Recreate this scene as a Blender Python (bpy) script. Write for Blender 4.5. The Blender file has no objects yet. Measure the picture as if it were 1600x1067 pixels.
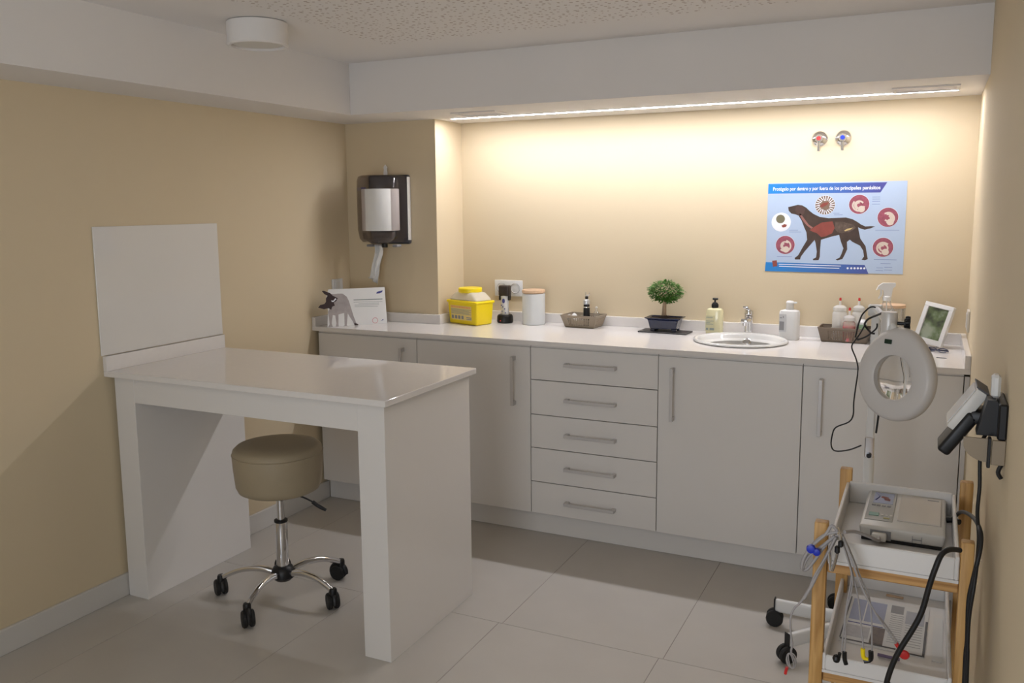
import bpy, bmesh, math, random
from mathutils import Vector, Matrix
from mathutils.geometry import tessellate_polygon
random.seed(7)
R = math.radians; PI = math.pi
S = bpy.context.scene
COL = S.collection
# ---------------- camera ----------------
cam = bpy.data.cameras.new('camera'); camo = bpy.data.objects.new('camera', cam); COL.objects.link(camo)
cam.sensor_width = 36; cam.lens = 30.565; cam.shift_y = -0.01577; cam.clip_start = .02; cam.clip_end = 50
_y, _p, _r = R(25.771), R(-7.843), R(-.488)
f = Vector((-math.sin(_y)*math.cos(_p), math.cos(_y)*math.cos(_p), math.sin(_p)))
rt = Vector((math.cos(_y), math.sin(_y), 0)); up = rt.cross(f)
rt2 = rt*math.cos(_r)+up*math.sin(_r); up2 = -rt*math.sin(_r)+up*math.cos(_r)
m = Matrix((rt2, up2, -f)).transposed().to_4x4(); m.translation = (2.761, -3.449, 1.488)
camo.matrix_world = m
S.camera = camo
# ---------------- world, exposure, added fill light ----------------
S.view_settings.view_transform = 'Standard'; S.view_settings.look = 'None'
S.view_settings.gamma = 1; S.view_settings.use_curve_mapping = False
S.view_settings.exposure = 0.0
w = bpy.data.worlds.new('world'); S.world = w; w.use_nodes = True
w.node_tree.nodes['Background'].inputs[0].default_value = (.75, .82, 1, 1)
w.node_tree.nodes['Background'].inputs[1].default_value = .25
def area(name, loc, rot, sx, sy, power, col):
    l = bpy.data.lights.new(name, 'AREA'); l.shape = 'RECTANGLE'; l.size = sx; l.size_y = sy; l.energy = power; l.color = col
    o = bpy.data.objects.new(name, l); COL.objects.link(o); o.location = loc; o.rotation_euler = rot; return o
FILL_POWER = 37
area('fill_light', (2.0, -4.45, 1.10), (R(128), 0, 0), 1.3, 1.7, FILL_POWER, (.86, .92, 1.0))  # added fill behind the camera, out of view, tilted up for ceiling bounce
LED_STRENGTH = 99
# room numbers (metres)
W = 2.907; ZB = 1.910; ZT = 2.141; XL = .300; YB = -.054; YN = .576; YC = .309; X1 = .536; YF = -4.5; HC = .90
# ---------------- materials ----------------
def mat(name, col, rough=.5, metal=0, noise=0, nscale=8, bump=0, bscale=200, emit=None, trans=0, ior=1.45, coat=0, spec=.5, stretch=None, sss=0):
    m = bpy.data.materials.new(name); m.use_nodes = True; nt = m.node_tree; b = nt.nodes['Principled BSDF']
    b.inputs['Base Color'].default_value = (*col, 1); b.inputs['Roughness'].default_value = rough
    b.inputs['Metallic'].default_value = metal; b.inputs['IOR'].default_value = ior
    b.inputs['Specular IOR Level'].default_value = spec
    b.inputs['Transmission Weight'].default_value = trans; b.inputs['Coat Weight'].default_value = coat
    tc = nt.nodes.new('ShaderNodeTexCoord'); mp = nt.nodes.new('ShaderNodeMapping'); nt.links.new(tc.outputs['Object'], mp.inputs[0])
    if stretch: mp.inputs['Scale'].default_value = stretch
    n = nt.nodes.new('ShaderNodeTexNoise'); n.inputs['Scale'].default_value = nscale; n.inputs['Detail'].default_value = 5
    nt.links.new(mp.outputs[0], n.inputs['Vector'])
    r = nt.nodes.new('ShaderNodeMapRange'); r.inputs['To Min'].default_value = 1-noise; r.inputs['To Max'].default_value = 1+noise
    nt.links.new(n.outputs['Fac'], r.inputs['Value'])
    mx = nt.nodes.new('ShaderNodeVectorMath'); mx.operation = 'SCALE'; mx.inputs[0].default_value = col
    nt.links.new(r.outputs[0], mx.inputs['Scale']); nt.links.new(mx.outputs[0], b.inputs['Base Color'])
    if bump:
        n2 = nt.nodes.new('ShaderNodeTexNoise'); n2.inputs['Scale'].default_value = bscale; nt.links.new(mp.outputs[0], n2.inputs['Vector'])
        bp = nt.nodes.new('ShaderNodeBump'); bp.inputs['Strength'].default_value = bump; bp.inputs['Distance'].default_value = .002
        nt.links.new(n2.outputs['Fac'], bp.inputs['Height']); nt.links.new(bp.outputs[0], b.inputs['Normal'])
    if emit:
        b.inputs['Emission Color'].default_value = (*emit[0], 1); b.inputs['Emission Strength'].default_value = emit[1]
    return m
def clear(name, tint, gloss=.08, milk=0, milkcol=(.9, .9, .9)):
    m = bpy.data.materials.new(name); m.use_nodes = True; nt = m.node_tree; nt.nodes.clear()
    out = nt.nodes.new('ShaderNodeOutputMaterial'); t = nt.nodes.new('ShaderNodeBsdfTransparent'); t.inputs[0].default_value = (*tint, 1)
    g = nt.nodes.new('ShaderNodeBsdfGlossy'); g.inputs['Roughness'].default_value = .06
    d = nt.nodes.new('ShaderNodeBsdfDiffuse'); tr = nt.nodes.new('ShaderNodeBsdfTranslucent')
    n = nt.nodes.new('ShaderNodeTexNoise'); n.inputs['Scale'].default_value = 30
    cr = nt.nodes.new('ShaderNodeMapRange'); cr.inputs['To Min'].default_value = .95; cr.inputs['To Max'].default_value = 1.03
    nt.links.new(n.outputs['Fac'], cr.inputs[0]); sc = nt.nodes.new('ShaderNodeVectorMath'); sc.operation = 'SCALE'; sc.inputs[0].default_value = milkcol
    nt.links.new(cr.outputs[0], sc.inputs['Scale']); nt.links.new(sc.outputs[0], d.inputs[0]); nt.links.new(sc.outputs[0], tr.inputs[0])
    dm = nt.nodes.new('ShaderNodeMixShader'); dm.inputs[0].default_value = .4; nt.links.new(d.outputs[0], dm.inputs[1]); nt.links.new(tr.outputs[0], dm.inputs[2])
    mm = nt.nodes.new('ShaderNodeMixShader'); mm.inputs[0].default_value = milk; nt.links.new(t.outputs[0], mm.inputs[1]); nt.links.new(dm.outputs[0], mm.inputs[2])
    fr = nt.nodes.new('ShaderNodeLayerWeight'); fr.inputs[0].default_value = .25
    ad = nt.nodes.new('ShaderNodeMath'); ad.operation = 'MULTIPLY_ADD'; ad.inputs[1].default_value = .5; ad.inputs[2].default_value = gloss*.5; nt.links.new(fr.outputs['Fresnel'], ad.inputs[0])
    mg = nt.nodes.new('ShaderNodeMixShader'); nt.links.new(ad.outputs[0], mg.inputs[0]); nt.links.new(mm.outputs[0], mg.inputs[1]); nt.links.new(g.outputs[0], mg.inputs[2])
    nt.links.new(mg.outputs[0], out.inputs[0]); return m
def wood(name, c1, c2, axis=(1, 1, .06), scale=60):
    m = mat(name, c1, .5); nt = m.node_tree; b = nt.nodes['Principled BSDF']
    tc = nt.nodes.new('ShaderNodeTexCoord'); mp = nt.nodes.new('ShaderNodeMapping'); mp.inputs['Scale'].default_value = axis
    n = nt.nodes.new('ShaderNodeTexNoise'); n.inputs['Scale'].default_value = scale; n.inputs['Detail'].default_value = 6; n.inputs['Distortion'].default_value = 1.2
    r = nt.nodes.new('ShaderNodeValToRGB'); r.color_ramp.elements[0].color = (*c1, 1); r.color_ramp.elements[1].color = (*c2, 1)
    r.color_ramp.elements[0].position = .35; r.color_ramp.elements[1].position = .65
    nt.links.new(tc.outputs['Object'], mp.inputs[0]); nt.links.new(mp.outputs[0], n.inputs['Vector']); nt.links.new(n.outputs['Fac'], r.inputs[0]); nt.links.new(r.outputs[0], b.inputs['Base Color'])
    return m
M = {}
WALLC = (.65, .545, .375)
M['wall'] = mat('beige_paint', WALLC, .75, noise=.02, nscale=3, bump=.12, bscale=250)
M['ceil'] = mat('white_ceiling_paint', (.76, .73, .705), .8, noise=.02, nscale=3, bump=.08)
M['base'] = mat('white_baseboard', (.62, .60, .57), .4, noise=.02)
M['lam'] = mat('white_laminate', (.76, .735, .71), .26, noise=.015, nscale=4)
M['desk'] = mat('white_desk_laminate', (.75, .725, .70), .2, noise=.015, nscale=4)
M['panelw'] = mat('white_splash_panel', (.72, .70, .665), .10, noise=.01)
M['quartz'] = mat('white_quartz', (.76, .73, .705), .06, noise=.03, nscale=60)
M['chrome'] = mat('chrome', (.75, .75, .77), .09, 1, noise=.02)
M['brushed'] = mat('brushed_aluminium', (.58, .56, .55), .35, .25, noise=.05, nscale=30, stretch=(1, 1, 20))
M['black'] = mat('black_plastic', (.006, .006, .007), .42, noise=.1)
M['rubber'] = mat('black_rubber', (.01, .01, .01), .6, noise=.1)
M['cord'] = mat('black_cord', (.008, .008, .009), .5, noise=.1)
M['white'] = mat('white_plastic', (.72, .72, .71), .3, noise=.01)
M['ceramic'] = mat('white_ceramic', (.76, .755, .735), .08, noise=.01, coat=.3)
M['vinyl'] = mat('beige_vinyl', (.37, .305, .205), .5, noise=.04, nscale=14, bump=.3, bscale=300)
M['yellow'] = mat('yellow_plastic', (.92, .70, .01), .35, noise=.02)
M['pine'] = wood('pine_wood', (.60, .35, .12), (.38, .19, .045))
M['lidwood'] = wood('beech_lid', (.66, .46, .30), (.56, .38, .24), (.2, 1, 1), 60)
M['ltray'] = mat('tray_white', (.74, .72, .70), .35, noise=.02)
M['greyp'] = mat('light_grey_plastic', (.63, .61, .57), .35, noise=.02)
M['greyc'] = mat('grey_cable', (.36, .34, .34), .45, noise=.04)
M['taupe'] = mat('taupe_plastic', (.30, .245, .18), .45, noise=.04)
M['led'] = mat('led_diffuser', (.9, .9, 1), .5, emit=((.955, .945, 1.0), LED_STRENGTH))
M['paper'] = mat('white_paper', (.74, .74, .73), .7, noise=.02, nscale=20)
M['slate'] = mat('slate', (.05, .048, .05), .5, noise=.3, nscale=30, bump=.4)
M['pot'] = mat('blue_glaze', (.012, .018, .05), .15, noise=.3, nscale=20, coat=.5)
M['soil'] = mat('soil', (.03, .018, .012), .95, noise=.4, nscale=60, bump=1)
M['bark'] = mat('bark', (.36, .26, .17), .8, noise=.3, nscale=50, bump=.8, bscale=120)
M['soap'] = mat('yellow_soap', (.72, .67, .42), .15, noise=.02, coat=.4)
M['navyp'] = mat('navy_plastic', (.012,.016,.05), .3, noise=.05)
M['red'] = mat('red_plastic', (.62, .03, .03), .35, noise=.05)
M['blue'] = mat('blue_plastic', (.01, .03, .45), .4, noise=.05)
M['dgrey'] = mat('dark_grey', (.08, .08, .09), .5, noise=.05)
M['mgrey'] = mat('mid_grey', (.25, .25, .26), .5, noise=.05)
M['smoke'] = clear('smoky_plastic', (.86, .82, .82), .10, .05, (.22, .18, .18))
M['clear'] = clear('clear_plastic', (.97, .97, .965), .10, .08, (.9, .9, .88))
M['milky2'] = clear('thin_milky_plastic', (.97,.96,.95), .08, .28, (.92,.90,.87))
M['milky'] = clear('milky_plastic', (.97, .97, .95), .08, .72, (.94, .93, .90))
M['lidm'] = clear('frosted_lid', (.97, .95, .90), .10, .82, (.97, .95, .88))
M['redliq'] = mat('red_liquid', (.75, .012, .035), .2, noise=.05)
M['tilem'] = mat('greige_tile', (.51, .48, .44), .33, noise=.07, nscale=5, bump=.05, bscale=90)
M['grout'] = mat('grout', (.33, .29, .265), .9, noise=.05)
# big soft tile veining
nt = M['tilem'].node_tree
def flat(name, col, rough=.45): return mat(name, col, rough, noise=.02, nscale=20)
M['p_bg'] = flat('print_pale_blue', (.42, .52, .68)); M['p_dog'] = mat('print_dog_brown', (.060, .036, .026), .5, noise=.45, nscale=25)
M['p_lung'] = mat('print_lung', (.24, .055, .04), .5, noise=.3, nscale=30); M['p_gut'] = mat('print_gut', (.11, .075, .055), .5, noise=.8, nscale=70)
M['p_cres'] = flat('print_yellow', (.62, .47, .20)); M['p_trach'] = flat('print_trachea', (.30, .13, .11)); M['p_ear'] = flat('print_ear', (.08, .042, .035))
M['p_cap'] = flat('print_caption', (.22, .27, .48)); M['p_white'] = flat('print_white', (.82, .84, .88))
M['p_pink'] = mat('print_pink', (.30, .075, .11), .5, noise=.5, nscale=60); M['p_worm'] = flat('print_worm', (.66, .56, .48)); M['p_green'] = flat('print_olive', (.17, .15, .09))
M['p_grey'] = mat('print_grey_fur', (.38, .345, .34), .6, noise=.25, nscale=40); M['p_darkfur'] = mat('print_dark_fur', (.045, .028, .03), .6, noise=.4, nscale=50)
M['p_text'] = flat('print_text_grey', (.24, .28, .27)); M['p_navy'] = flat('print_navy', (.06, .07, .25)); M['p_red'] = flat('print_red', (.55, .08, .12)); M['p_orange'] = flat('print_orange', (.85, .30, .08)); M['p_label'] = flat('print_label', (.80, .62, .22))
def gradmat(name, c1, c2, x0, x1):
    m = mat(name, c1, .45); nt = m.node_tree; b = nt.nodes['Principled BSDF']
    tc = nt.nodes.new('ShaderNodeTexCoord'); sx = nt.nodes.new('ShaderNodeSeparateXYZ'); nt.links.new(tc.outputs['Object'], sx.inputs[0])
    mr = nt.nodes.new('ShaderNodeMapRange'); mr.inputs['From Min'].default_value = x0; mr.inputs['From Max'].default_value = x1; nt.links.new(sx.outputs[0], mr.inputs[0])
    r = nt.nodes.new('ShaderNodeValToRGB'); r.color_ramp.elements[0].color = (*c1, 1); r.color_ramp.elements[1].color = (*c2, 1)
    nt.links.new(mr.outputs[0], r.inputs[0]); nt.links.new(r.outputs[0], b.inputs['Base Color']); return m
M['p_ban'] = gradmat('print_banner_gradient', (.012, .22, .60), (.07, .065, .27), -.28, .2)
# perforated acoustic ceiling: holes painted as darker dots a few pixels wide
m = mat('perforated_ceiling', (.76, .73, .705), .8, noise=.02); nt = m.node_tree; b = nt.nodes['Principled BSDF']
tc = nt.nodes.new('ShaderNodeTexCoord'); vo = nt.nodes.new('ShaderNodeTexVoronoi'); vo.voronoi_dimensions = '2D'; vo.inputs['Scale'].default_value = 36; vo.inputs['Randomness'].default_value = .85
nt.links.new(tc.outputs['Object'], vo.inputs['Vector'])
wn = nt.nodes.new('ShaderNodeMapRange'); wn.inputs['To Min'].default_value = .08; wn.inputs['To Max'].default_value = .24
sc = nt.nodes.new('ShaderNodeSeparateXYZ'); nt.links.new(vo.outputs['Color'], sc.inputs[0]); nt.links.new(sc.outputs[0], wn.inputs[0])
lt = nt.nodes.new('ShaderNodeMath'); lt.operation = 'LESS_THAN'; nt.links.new(vo.outputs['Distance'], lt.inputs[0]); nt.links.new(wn.outputs[0], lt.inputs[1])
mx = nt.nodes.new('ShaderNodeMix'); mx.data_type = 'RGBA'; mx.inputs['A'].default_value = (.76, .73, .705, 1); mx.inputs['B'].default_value = (.47, .40, .36, 1)
nt.links.new(lt.outputs[0], mx.inputs['Factor']); nt.links.new(mx.outputs['Result'], b.inputs['Base Color']); M['perf'] = m

# ---------------- mesh helpers ----------------
def link(name, me, mats, parent=None, loc=None, rot=None):
    o = bpy.data.objects.new(name, me); COL.objects.link(o)
    for mm in (mats if isinstance(mats, (list, tuple)) else [mats]): me.materials.append(mm)
    if parent: o.parent = parent
    if loc: o.location = loc
    if rot: o.rotation_euler = rot
    return o
def obj(name, bm, m, parent=None, loc=None, rot=None, smooth=35):
    bmesh.ops.recalc_face_normals(bm, faces=bm.faces)
    me = bpy.data.meshes.new(name); bm.to_mesh(me); bm.free()
    if smooth:
        me.shade_smooth(); me.set_sharp_from_angle(angle=R(smooth))
    return link(name, me, m, parent, loc, rot)
def B(): return bmesh.new()
def box(bm, x0, x1, y0, y1, z0, z1, bev=0, seg=1, mi=0):
    t = bmesh.new()
    v = [t.verts.new(p) for p in ((x0,y0,z0),(x1,y0,z0),(x1,y1,z0),(x0,y1,z0),(x0,y0,z1),(x1,y0,z1),(x1,y1,z1),(x0,y1,z1))]
    for q in ((3,2,1,0),(4,5,6,7),(0,1,5,4),(1,2,6,5),(2,3,7,6),(3,0,4,7)): t.faces.new([v[i] for i in q])
    if bev: bmesh.ops.bevel(t, geom=t.edges[:], offset=bev, segments=seg, affect='EDGES', profile=.5)
    for fc in t.faces: fc.material_index = mi
    merge(bm, t); return bm
def merge(bm, t, mtx=None):
    if mtx: bmesh.ops.transform(t, matrix=mtx, verts=t.verts)
    me = bpy.data.meshes.new('tmp'); t.to_mesh(me); t.free(); bm.from_mesh(me); bpy.data.meshes.remove(me)
def lathe(bm, prof, c=(0,0,0), seg=32, mtx=None, sx=1, sy=1, sup=1, cap=True):
    t = bmesh.new(); rings = []
    for r, z in prof:
        if r < 1e-6: rings.append([t.verts.new((0,0,z))]); continue
        ring = []
        for i in range(seg):
            a = 2*PI*i/seg; ca, sa = math.cos(a), math.sin(a)
            if sup != 1:
                ca = math.copysign(abs(ca)**sup, ca); sa = math.copysign(abs(sa)**sup, sa)
            ring.append(t.verts.new((r*ca*sx, r*sa*sy, z)))
        rings.append(ring)
    for a, b in zip(rings, rings[1:]):
        n = max(len(a), len(b))
        if len(a) == 1 and len(b) == 1: continue
        for i in range(n):
            j = (i+1) % n
            if len(a) == 1: t.faces.new((a[0], b[i], b[j]))
            elif len(b) == 1: t.faces.new((a[i], a[j], b[0]))
            else: t.faces.new((a[i], a[j], b[j], b[i]))
    for e, ring in ((0, rings[0]), (1, rings[-1])):
        if len(ring) > 1 and cap: t.faces.new(ring)
    mm = Matrix.Translation(c)
    if mtx: mm = mm @ mtx
    merge(bm, t, mm); return bm
def align(d):
    return Vector(d).normalized().to_track_quat('Z', 'Y').to_matrix().to_4x4()
def cyl(bm, a, b, r, r2=None, seg=20, bev=0):
    a = Vector(a); b = Vector(b); L = (b-a).length; r2 = r if r2 is None else r2
    pr = [(r, 0), (r2, L)] if not bev else [(r-bev, 0), (r, bev), (r2, L-bev), (r2-bev, L)]
    t = bmesh.new(); lathe(t, pr, seg=seg); merge(bm, t, Matrix.Translation(a) @ align(b-a)); return bm
def smoothpts(pts, n=4):
    P = [Vector(p) for p in pts]
    if len(P) < 3: return P
    out = []
    for i in range(len(P)-1):
        p0 = P[max(i-1, 0)]; p1 = P[i]; p2 = P[i+1]; p3 = P[min(i+2, len(P)-1)]
        for k in range(n):
            t = k/n; out.append(.5*((2*p1)+(-p0+p2)*t+(2*p0-5*p1+4*p2-p3)*t*t+(-p0+3*p1-3*p2+p3)*t**3))
    out.append(P[-1]); return out
def tube(bm, pts, r, seg=8, n=4, flat=1):
    P = smoothpts(pts, n); rings = []; N = len(P)
    nrm = None
    for i, p in enumerate(P):
        d = (P[min(i+1, N-1)]-P[max(i-1, 0)]).normalized()
        if nrm is None: nrm = d.orthogonal().normalized()
        nrm = (nrm-d*nrm.dot(d)); nrm = nrm.normalized() if nrm.length > 1e-6 else d.orthogonal().normalized()
        bi = d.cross(nrm); rr = r(i/(N-1)) if callable(r) else r
        rings.append([bm.verts.new(p+nrm*math.cos(2*PI*k/seg)*rr+bi*math.sin(2*PI*k/seg)*rr*flat) for k in range(seg)])
    for a, b in zip(rings, rings[1:]):
        for k in range(seg): bm.faces.new((a[k], a[(k+1) % seg], b[(k+1) % seg], b[k]))
    bm.faces.new(rings[0][::-1]); bm.faces.new(rings[-1]); return bm
def prism(bm, poly, y0, y1, mtx=None):
    """polygon in x,z extruded along y"""
    t = bmesh.new(); a = [t.verts.new((x, y0, z)) for x, z in poly]; b = [t.verts.new((x, y1, z)) for x, z in poly]
    n = len(poly)
    for q in tessellate_polygon([[Vector((x, z, 0)) for x, z in poly]]):
        t.faces.new([a[i] for i in q]); t.faces.new([b[i] for i in reversed(q)])
    for i in range(n): t.faces.new((a[i], b[i], b[(i+1) % n], a[(i+1) % n]))
    merge(bm, t, mtx); return bm
def disc(bm, cx, cz, r, y0, y1, seg=28): return prism(bm, [(cx+r*math.cos(2*PI*i/seg), cz+r*math.sin(2*PI*i/seg)) for i in range(seg)], y0, y1)
def text(name, body, size, m, parent, loc, rot, width=None, depth=.0002, bold=0):
    c = bpy.data.curves.new(name, 'FONT'); c.body = body; c.size = size; c.extrude = depth; c.offset = bold; c.align_x = 'LEFT'
    o = bpy.data.objects.new('tmp', c); COL.objects.link(o); dg = bpy.context.evaluated_depsgraph_get(); dg.update()
    me = bpy.data.meshes.new_from_object(o.evaluated_get(dg)); bpy.data.objects.remove(o); me.name = name
    xs = [v.co.x for v in me.vertices]; wd = max(xs)-min(xs)
    if width:
        for v in me.vertices: v.co.x = (v.co.x-min(xs))*width/wd
    return link(name, me, m, parent, loc, rot)
def thing(name, label, cat, loc=(0,0,0), rot=(0,0,0), group=None):
    o = bpy.data.objects.new(name, None); COL.objects.link(o); o.empty_display_size = .05
    o.location = loc; o.rotation_euler = rot; o['label'] = label; o['category'] = cat
    if group: o['group'] = group
    return o
def tag(o, label, cat, group=None):
    o['label'] = label; o['category'] = cat
    if group: o['group'] = group
    return o
def struct(name, bm, m, smooth=0):
    o = obj(name, bm, m, smooth=smooth); o['kind'] = 'structure'; return o

# =============== THE ROOM ===============
TW, TL, G = .592, 1.184, .0011
fl = struct('floor', box(B(), -.1, W+.1, YF-.6, YN+.1, -.06, -.0012), M['grout'])
xs0 = 2.030-4*TW
tilemesh = {}
for j in range(5):
    ya = .374-TL*(j+1); yb_ = ya+TL; off = 0 if j == 0 else -.014
    for i in range(-1, 6):
        xa = xs0+off+i*TW; xb = xa+TW
        a, b_ = max(xa+G, 0), min(xb-G, W); c_, d_ = max(ya+G, YF), min(yb_-G, YN)
        if b_-a < .02 or d_-c_ < .02: continue
        key = (round(b_-a, 4), round(d_-c_, 4))
        if key not in tilemesh:
            t = box(B(), 0, key[0], 0, key[1], -.006, 0, bev=.0006)
            me = bpy.data.meshes.new('tile'); t.to_mesh(me); t.free(); me.materials.append(M['tilem']); tilemesh[key] = me
        o = bpy.data.objects.new('tile', tilemesh[key]); COL.objects.link(o); o.parent = fl; o.location = (a, c_, 0)
# last strip behind the back row
T = .1
struct('wall_left', box(B(), -T, 0, YF, YN+T, -.06, ZT), M['wall'])
struct('wall_right', box(B(), W, W+T, YF, YN+T, -.06, ZT), M['wall'])
struct('wall_back', box(B(), 0, W, YN, YN+T, -.06, ZT), M['wall'])
bm = box(B(), -T, 1.38, YF-T, YF, -.06, ZT); box(bm, 2.72, W+T, YF-T, YF, -.06, ZT); box(bm, 1.38, 2.72, YF-T, YF, 1.98, ZT)  # opening added to go with the fill light
struct('wall_front', bm, M['wall'])
struct('wall_corner', box(B(), 0, X1, YC, YN, 0, ZB), M['wall'])
struct('trim_1', box(B(), 0, W, YB, YN, ZB, ZT), M['ceil'])            # soffit above the worktop
struct('trim_2', box(B(), 0, XL, YF, YB, ZB, ZT), M['ceil'])           # soffit along the left wall
bm = B()   # ceiling, perforated field inside a smooth border
X = [-T, .71, W, W+T]; Y = [YF-T, -.375, YN+T]
for i in range(3):
    for j in range(2):
        box(bm, X[i], X[i+1], Y[j], Y[j+1], ZT, ZT+.06, mi=1 if (i == 1 and j == 0) else 0)
struct('ceiling', bm, [M['ceil'], M['perf']])
bm = box(B(), 0, .014, YF, .0555, 0, .088, bev=.002); struct('baseboard_left', bm, M['base'])
struct('baseboard_right', box(B(), W-.014, W, YF, -.02, 0, .088, bev=.002), M['base'])
# ceiling lamp, LED, soffit access plates
t = thing('ceiling_lamp', 'white round drum lamp surface-mounted on the ceiling', 'lamp', (.556, -.947, ZT))
obj('lamp_body', lathe(B(), [(0,-.002),(.104,-.002),(.106,-.004),(.106,-.079),(.101,-.083),(.092,-.083),(.090,-.070),(0,-.070)], seg=48), M['ceil'], t)
obj('diffuser', lathe(B(), [(0,-.071),(.089,-.071),(.088,-.076),(0,-.078)], seg=48), mat('opal_diffuser', (.6,.58,.54), .4, noise=.01), t)
obj('mounting_ring', lathe(B(), [(0,0),(.099,0),(.099,-.003),(0,-.003)], seg=48), M['mgrey'], t)
t = thing('led_strip_light', 'long lit white strip light in the soffit over the worktop', 'light', (1.72, .335, ZB))
obj('diffuser', box(B(), -1.10, 1.10, -.012, .012, -.0030, -.0005), M['led'], t)
bm = box(B(), -1.104, 1.104, -.015, -.0125, -.0025, 0); box(bm, -1.104, 1.104, .0125, .015, -.0025, 0); box(bm, -1.104, -1.1005, -.0125, .0125, -.0025, 0); box(bm, 1.1005, 1.104, -.0125, .0125, -.0025, 0)
obj('profile', bm, M['white'], t)
for (xx, yy, nm) in ((.86, .165, 'left'), (2.71, .235, 'right')):
    t = thing('access_plate', 'white rectangular access plate in the soffit near the %s end of the strip light' % nm, 'access plate', (xx, yy, ZB), group='soffit access plates')
    bm = B()
    for q in ((-.115,.115,-.07,-.058),(-.115,.115,.058,.07),(-.115,-.103,-.058,.058),(.103,.115,-.058,.058)): box(bm, *q, -.007, 0, bev=.0015)
    obj('frame', bm, M['ceil'], t); obj('plate', box(B(), -.102, .102, -.057, .057, -.003, 0), mat('plate_%s' % nm, (.58,.55,.58), .5, noise=.02), t)

# =============== CABINETS + WORKTOP ===============
def vhandle(par, x, z0, z1, y=-.0185):
    bm = B()
    box(bm, x-.007, x+.007, -.034+0, -.028, z0, z1, bev=.0012)
    for z in (z0, z1-.018): box(bm, x-.007, x+.007, -.029, .0005, z, z+.018, bev=.001)
    obj('handle', bm, M['brushed'], par)
def hhandle(par, x0, x1, z):
    bm = B(); box(bm, x0, x1, -.034, -.028, z-.007, z+.007, bev=.0012)
    for x in (x0, x1-.018): box(bm, x, x+.018, -.029, .0005, z-.007, z+.007, bev=.001)
    obj('handle', bm, M['brushed'], par)
def carcass(x0, x1, par):
    bm = B(); box(bm, x0+.001, x0+.017, .019, YC-.02 if x1 < .7 else .52, .108, .868); box(bm, x1-.017, x1-.001, .019, .28 if x1 < .7 else .52, .108, .868)
    yy = .28 if x1 < .7 else .52
    box(bm, x0+.017, x1-.017, .019, yy, .108, .124); box(bm, x0+.017, x1-.017, yy-.012, yy, .124, .868)
    obj('carcass', bm, M['lam'], par)
    obj('top_rail', box(B(), x0+.001, x1-.001, .006, .018, .8685, .8795), M['lam'], par)
cabs = [(.020, .596, 'door', .520, 'white base cabinet in the left corner, leftmost of the row'),
        (.596, 1.185, 'door', 1.106, 'white base cabinet with door between corner cabinet and drawers'),
        (1.185, 1.766, 'drawers', None, 'white base cabinet with five drawers'),
        (1.766, 2.338, 'door', 1.830, 'white base cabinet with wide door under the round sink'),
        (2.338, 2.889, 'door', 2.407, 'white base cabinet at the right wall behind the trolley')]
for x0, x1, kind, hx, lab in cabs:
    t = thing('base_cabinet', lab, 'cabinet', (0,0,0), group='base cabinets under the worktop')
    carcass(x0, x1, t)
    g = .0016
    if kind == 'door':
        d = obj('door', box(B(), x0+g, x1-g, 0, .018, .110, .868, bev=.0012), M['lam'], t)
        vhandle(d, hx, .602, .824)
    else:
        zs = [.868, .7235, .5665, .414, .258, .110]
        for k in range(5):
            d = obj('drawer', box(B(), x0+g, x1-(g if k else .0008), 0, .018, zs[k+1]+g, zs[k]-(g if k else 0), bev=.0012), M['lam'], t)
            hhandle(d, 1.354, 1.588, [.802,.645,.488,.336,.179][k])
tag(obj('kickboard', box(B(), .016, W, .056, .072, .001, .107), M['lam'], smooth=0), 'white kickboard under the row of base cabinets', 'kickboard')
tag(obj('filler_strip', box(B(), 2.8905, W-.0005, .004, .020, .108, .868), M['lam'], smooth=0), 'narrow white filler between last cabinet and right wall', 'filler')
t = thing('worktop', 'glossy white quartz worktop running along the back wall', 'worktop', (0,0,0))
SX, SY = 2.036, .315      # sink centre
# slab with an oval cut-out for the sink
bm = B(); z0, z1 = .880, HC
rx, ry = .185, .182; N = 40
hole = [(SX+rx*math.cos(2*PI*i/N), SY+ry*math.sin(2*PI*i/N)) for i in range(N)]
def plate_with_hole(bm, x0, x1, y0, y1, z0, z1, hole):
    cx = sum(p[0] for p in hole)/len(hole); cy = sum(p[1] for p in hole)/len(hole); out = []
    for hx, hy in hole:
        dx, dy = hx-cx, hy-cy; s = min((x1-cx)/dx if dx > 1e-9 else ((x0-cx)/dx if dx < -1e-9 else 1e9), (y1-cy)/dy if dy > 1e-9 else ((y0-cy)/dy if dy < -1e-9 else 1e9))
        out.append((cx+dx*s, cy+dy*s))
    pts = []
    n = len(hole)
    for z in (z0, z1): pts.append(([bm.verts.new((x, y, z)) for x, y in hole], [bm.verts.new((x, y, z)) for x, y in out]))
    corners = [(x0,y0),(x1,y0),(x1,y1),(x0,y1)]
    for i in range(n):
        j = (i+1) % n
        a = out[i]; b = out[j]
        cc = None
        if abs(a[0]-b[0]) > 1e-6 and abs(a[1]-b[1]) > 1e-6:
            cc = min(corners, key=lambda c: (c[0]-(a[0]+b[0])/2)**2+(c[1]-(a[1]+b[1])/2)**2)
        cz = []
        for k, z in enumerate((z0, z1)):
            h, o = pts[k]; fl_ = [h[i], h[j], o[j]]+([bm.verts.new((*cc, z))] if cc else [])+[o[i]]
            if cc: cz.append(fl_[3])
            bm.faces.new(fl_)
        (h0, o0), (h1, o1) = pts
        bm.faces.new((h0[i], h0[j], h1[j], h1[i]))
        if cc: bm.faces.new((o0[i], cz[0], cz[1], o1[i])); bm.faces.new((cz[0], o0[j], o1[j], cz[1]))
        else: bm.faces.new((o0[i], o0[j], o1[j], o1[i]))
box(bm, .0005, X1, -.020, YC, z0, z1); box(bm, X1, 1.70, -.020, YN, z0, z1); box(bm, 2.40, W-.0005, -.020, YN, z0, z1)
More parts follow.
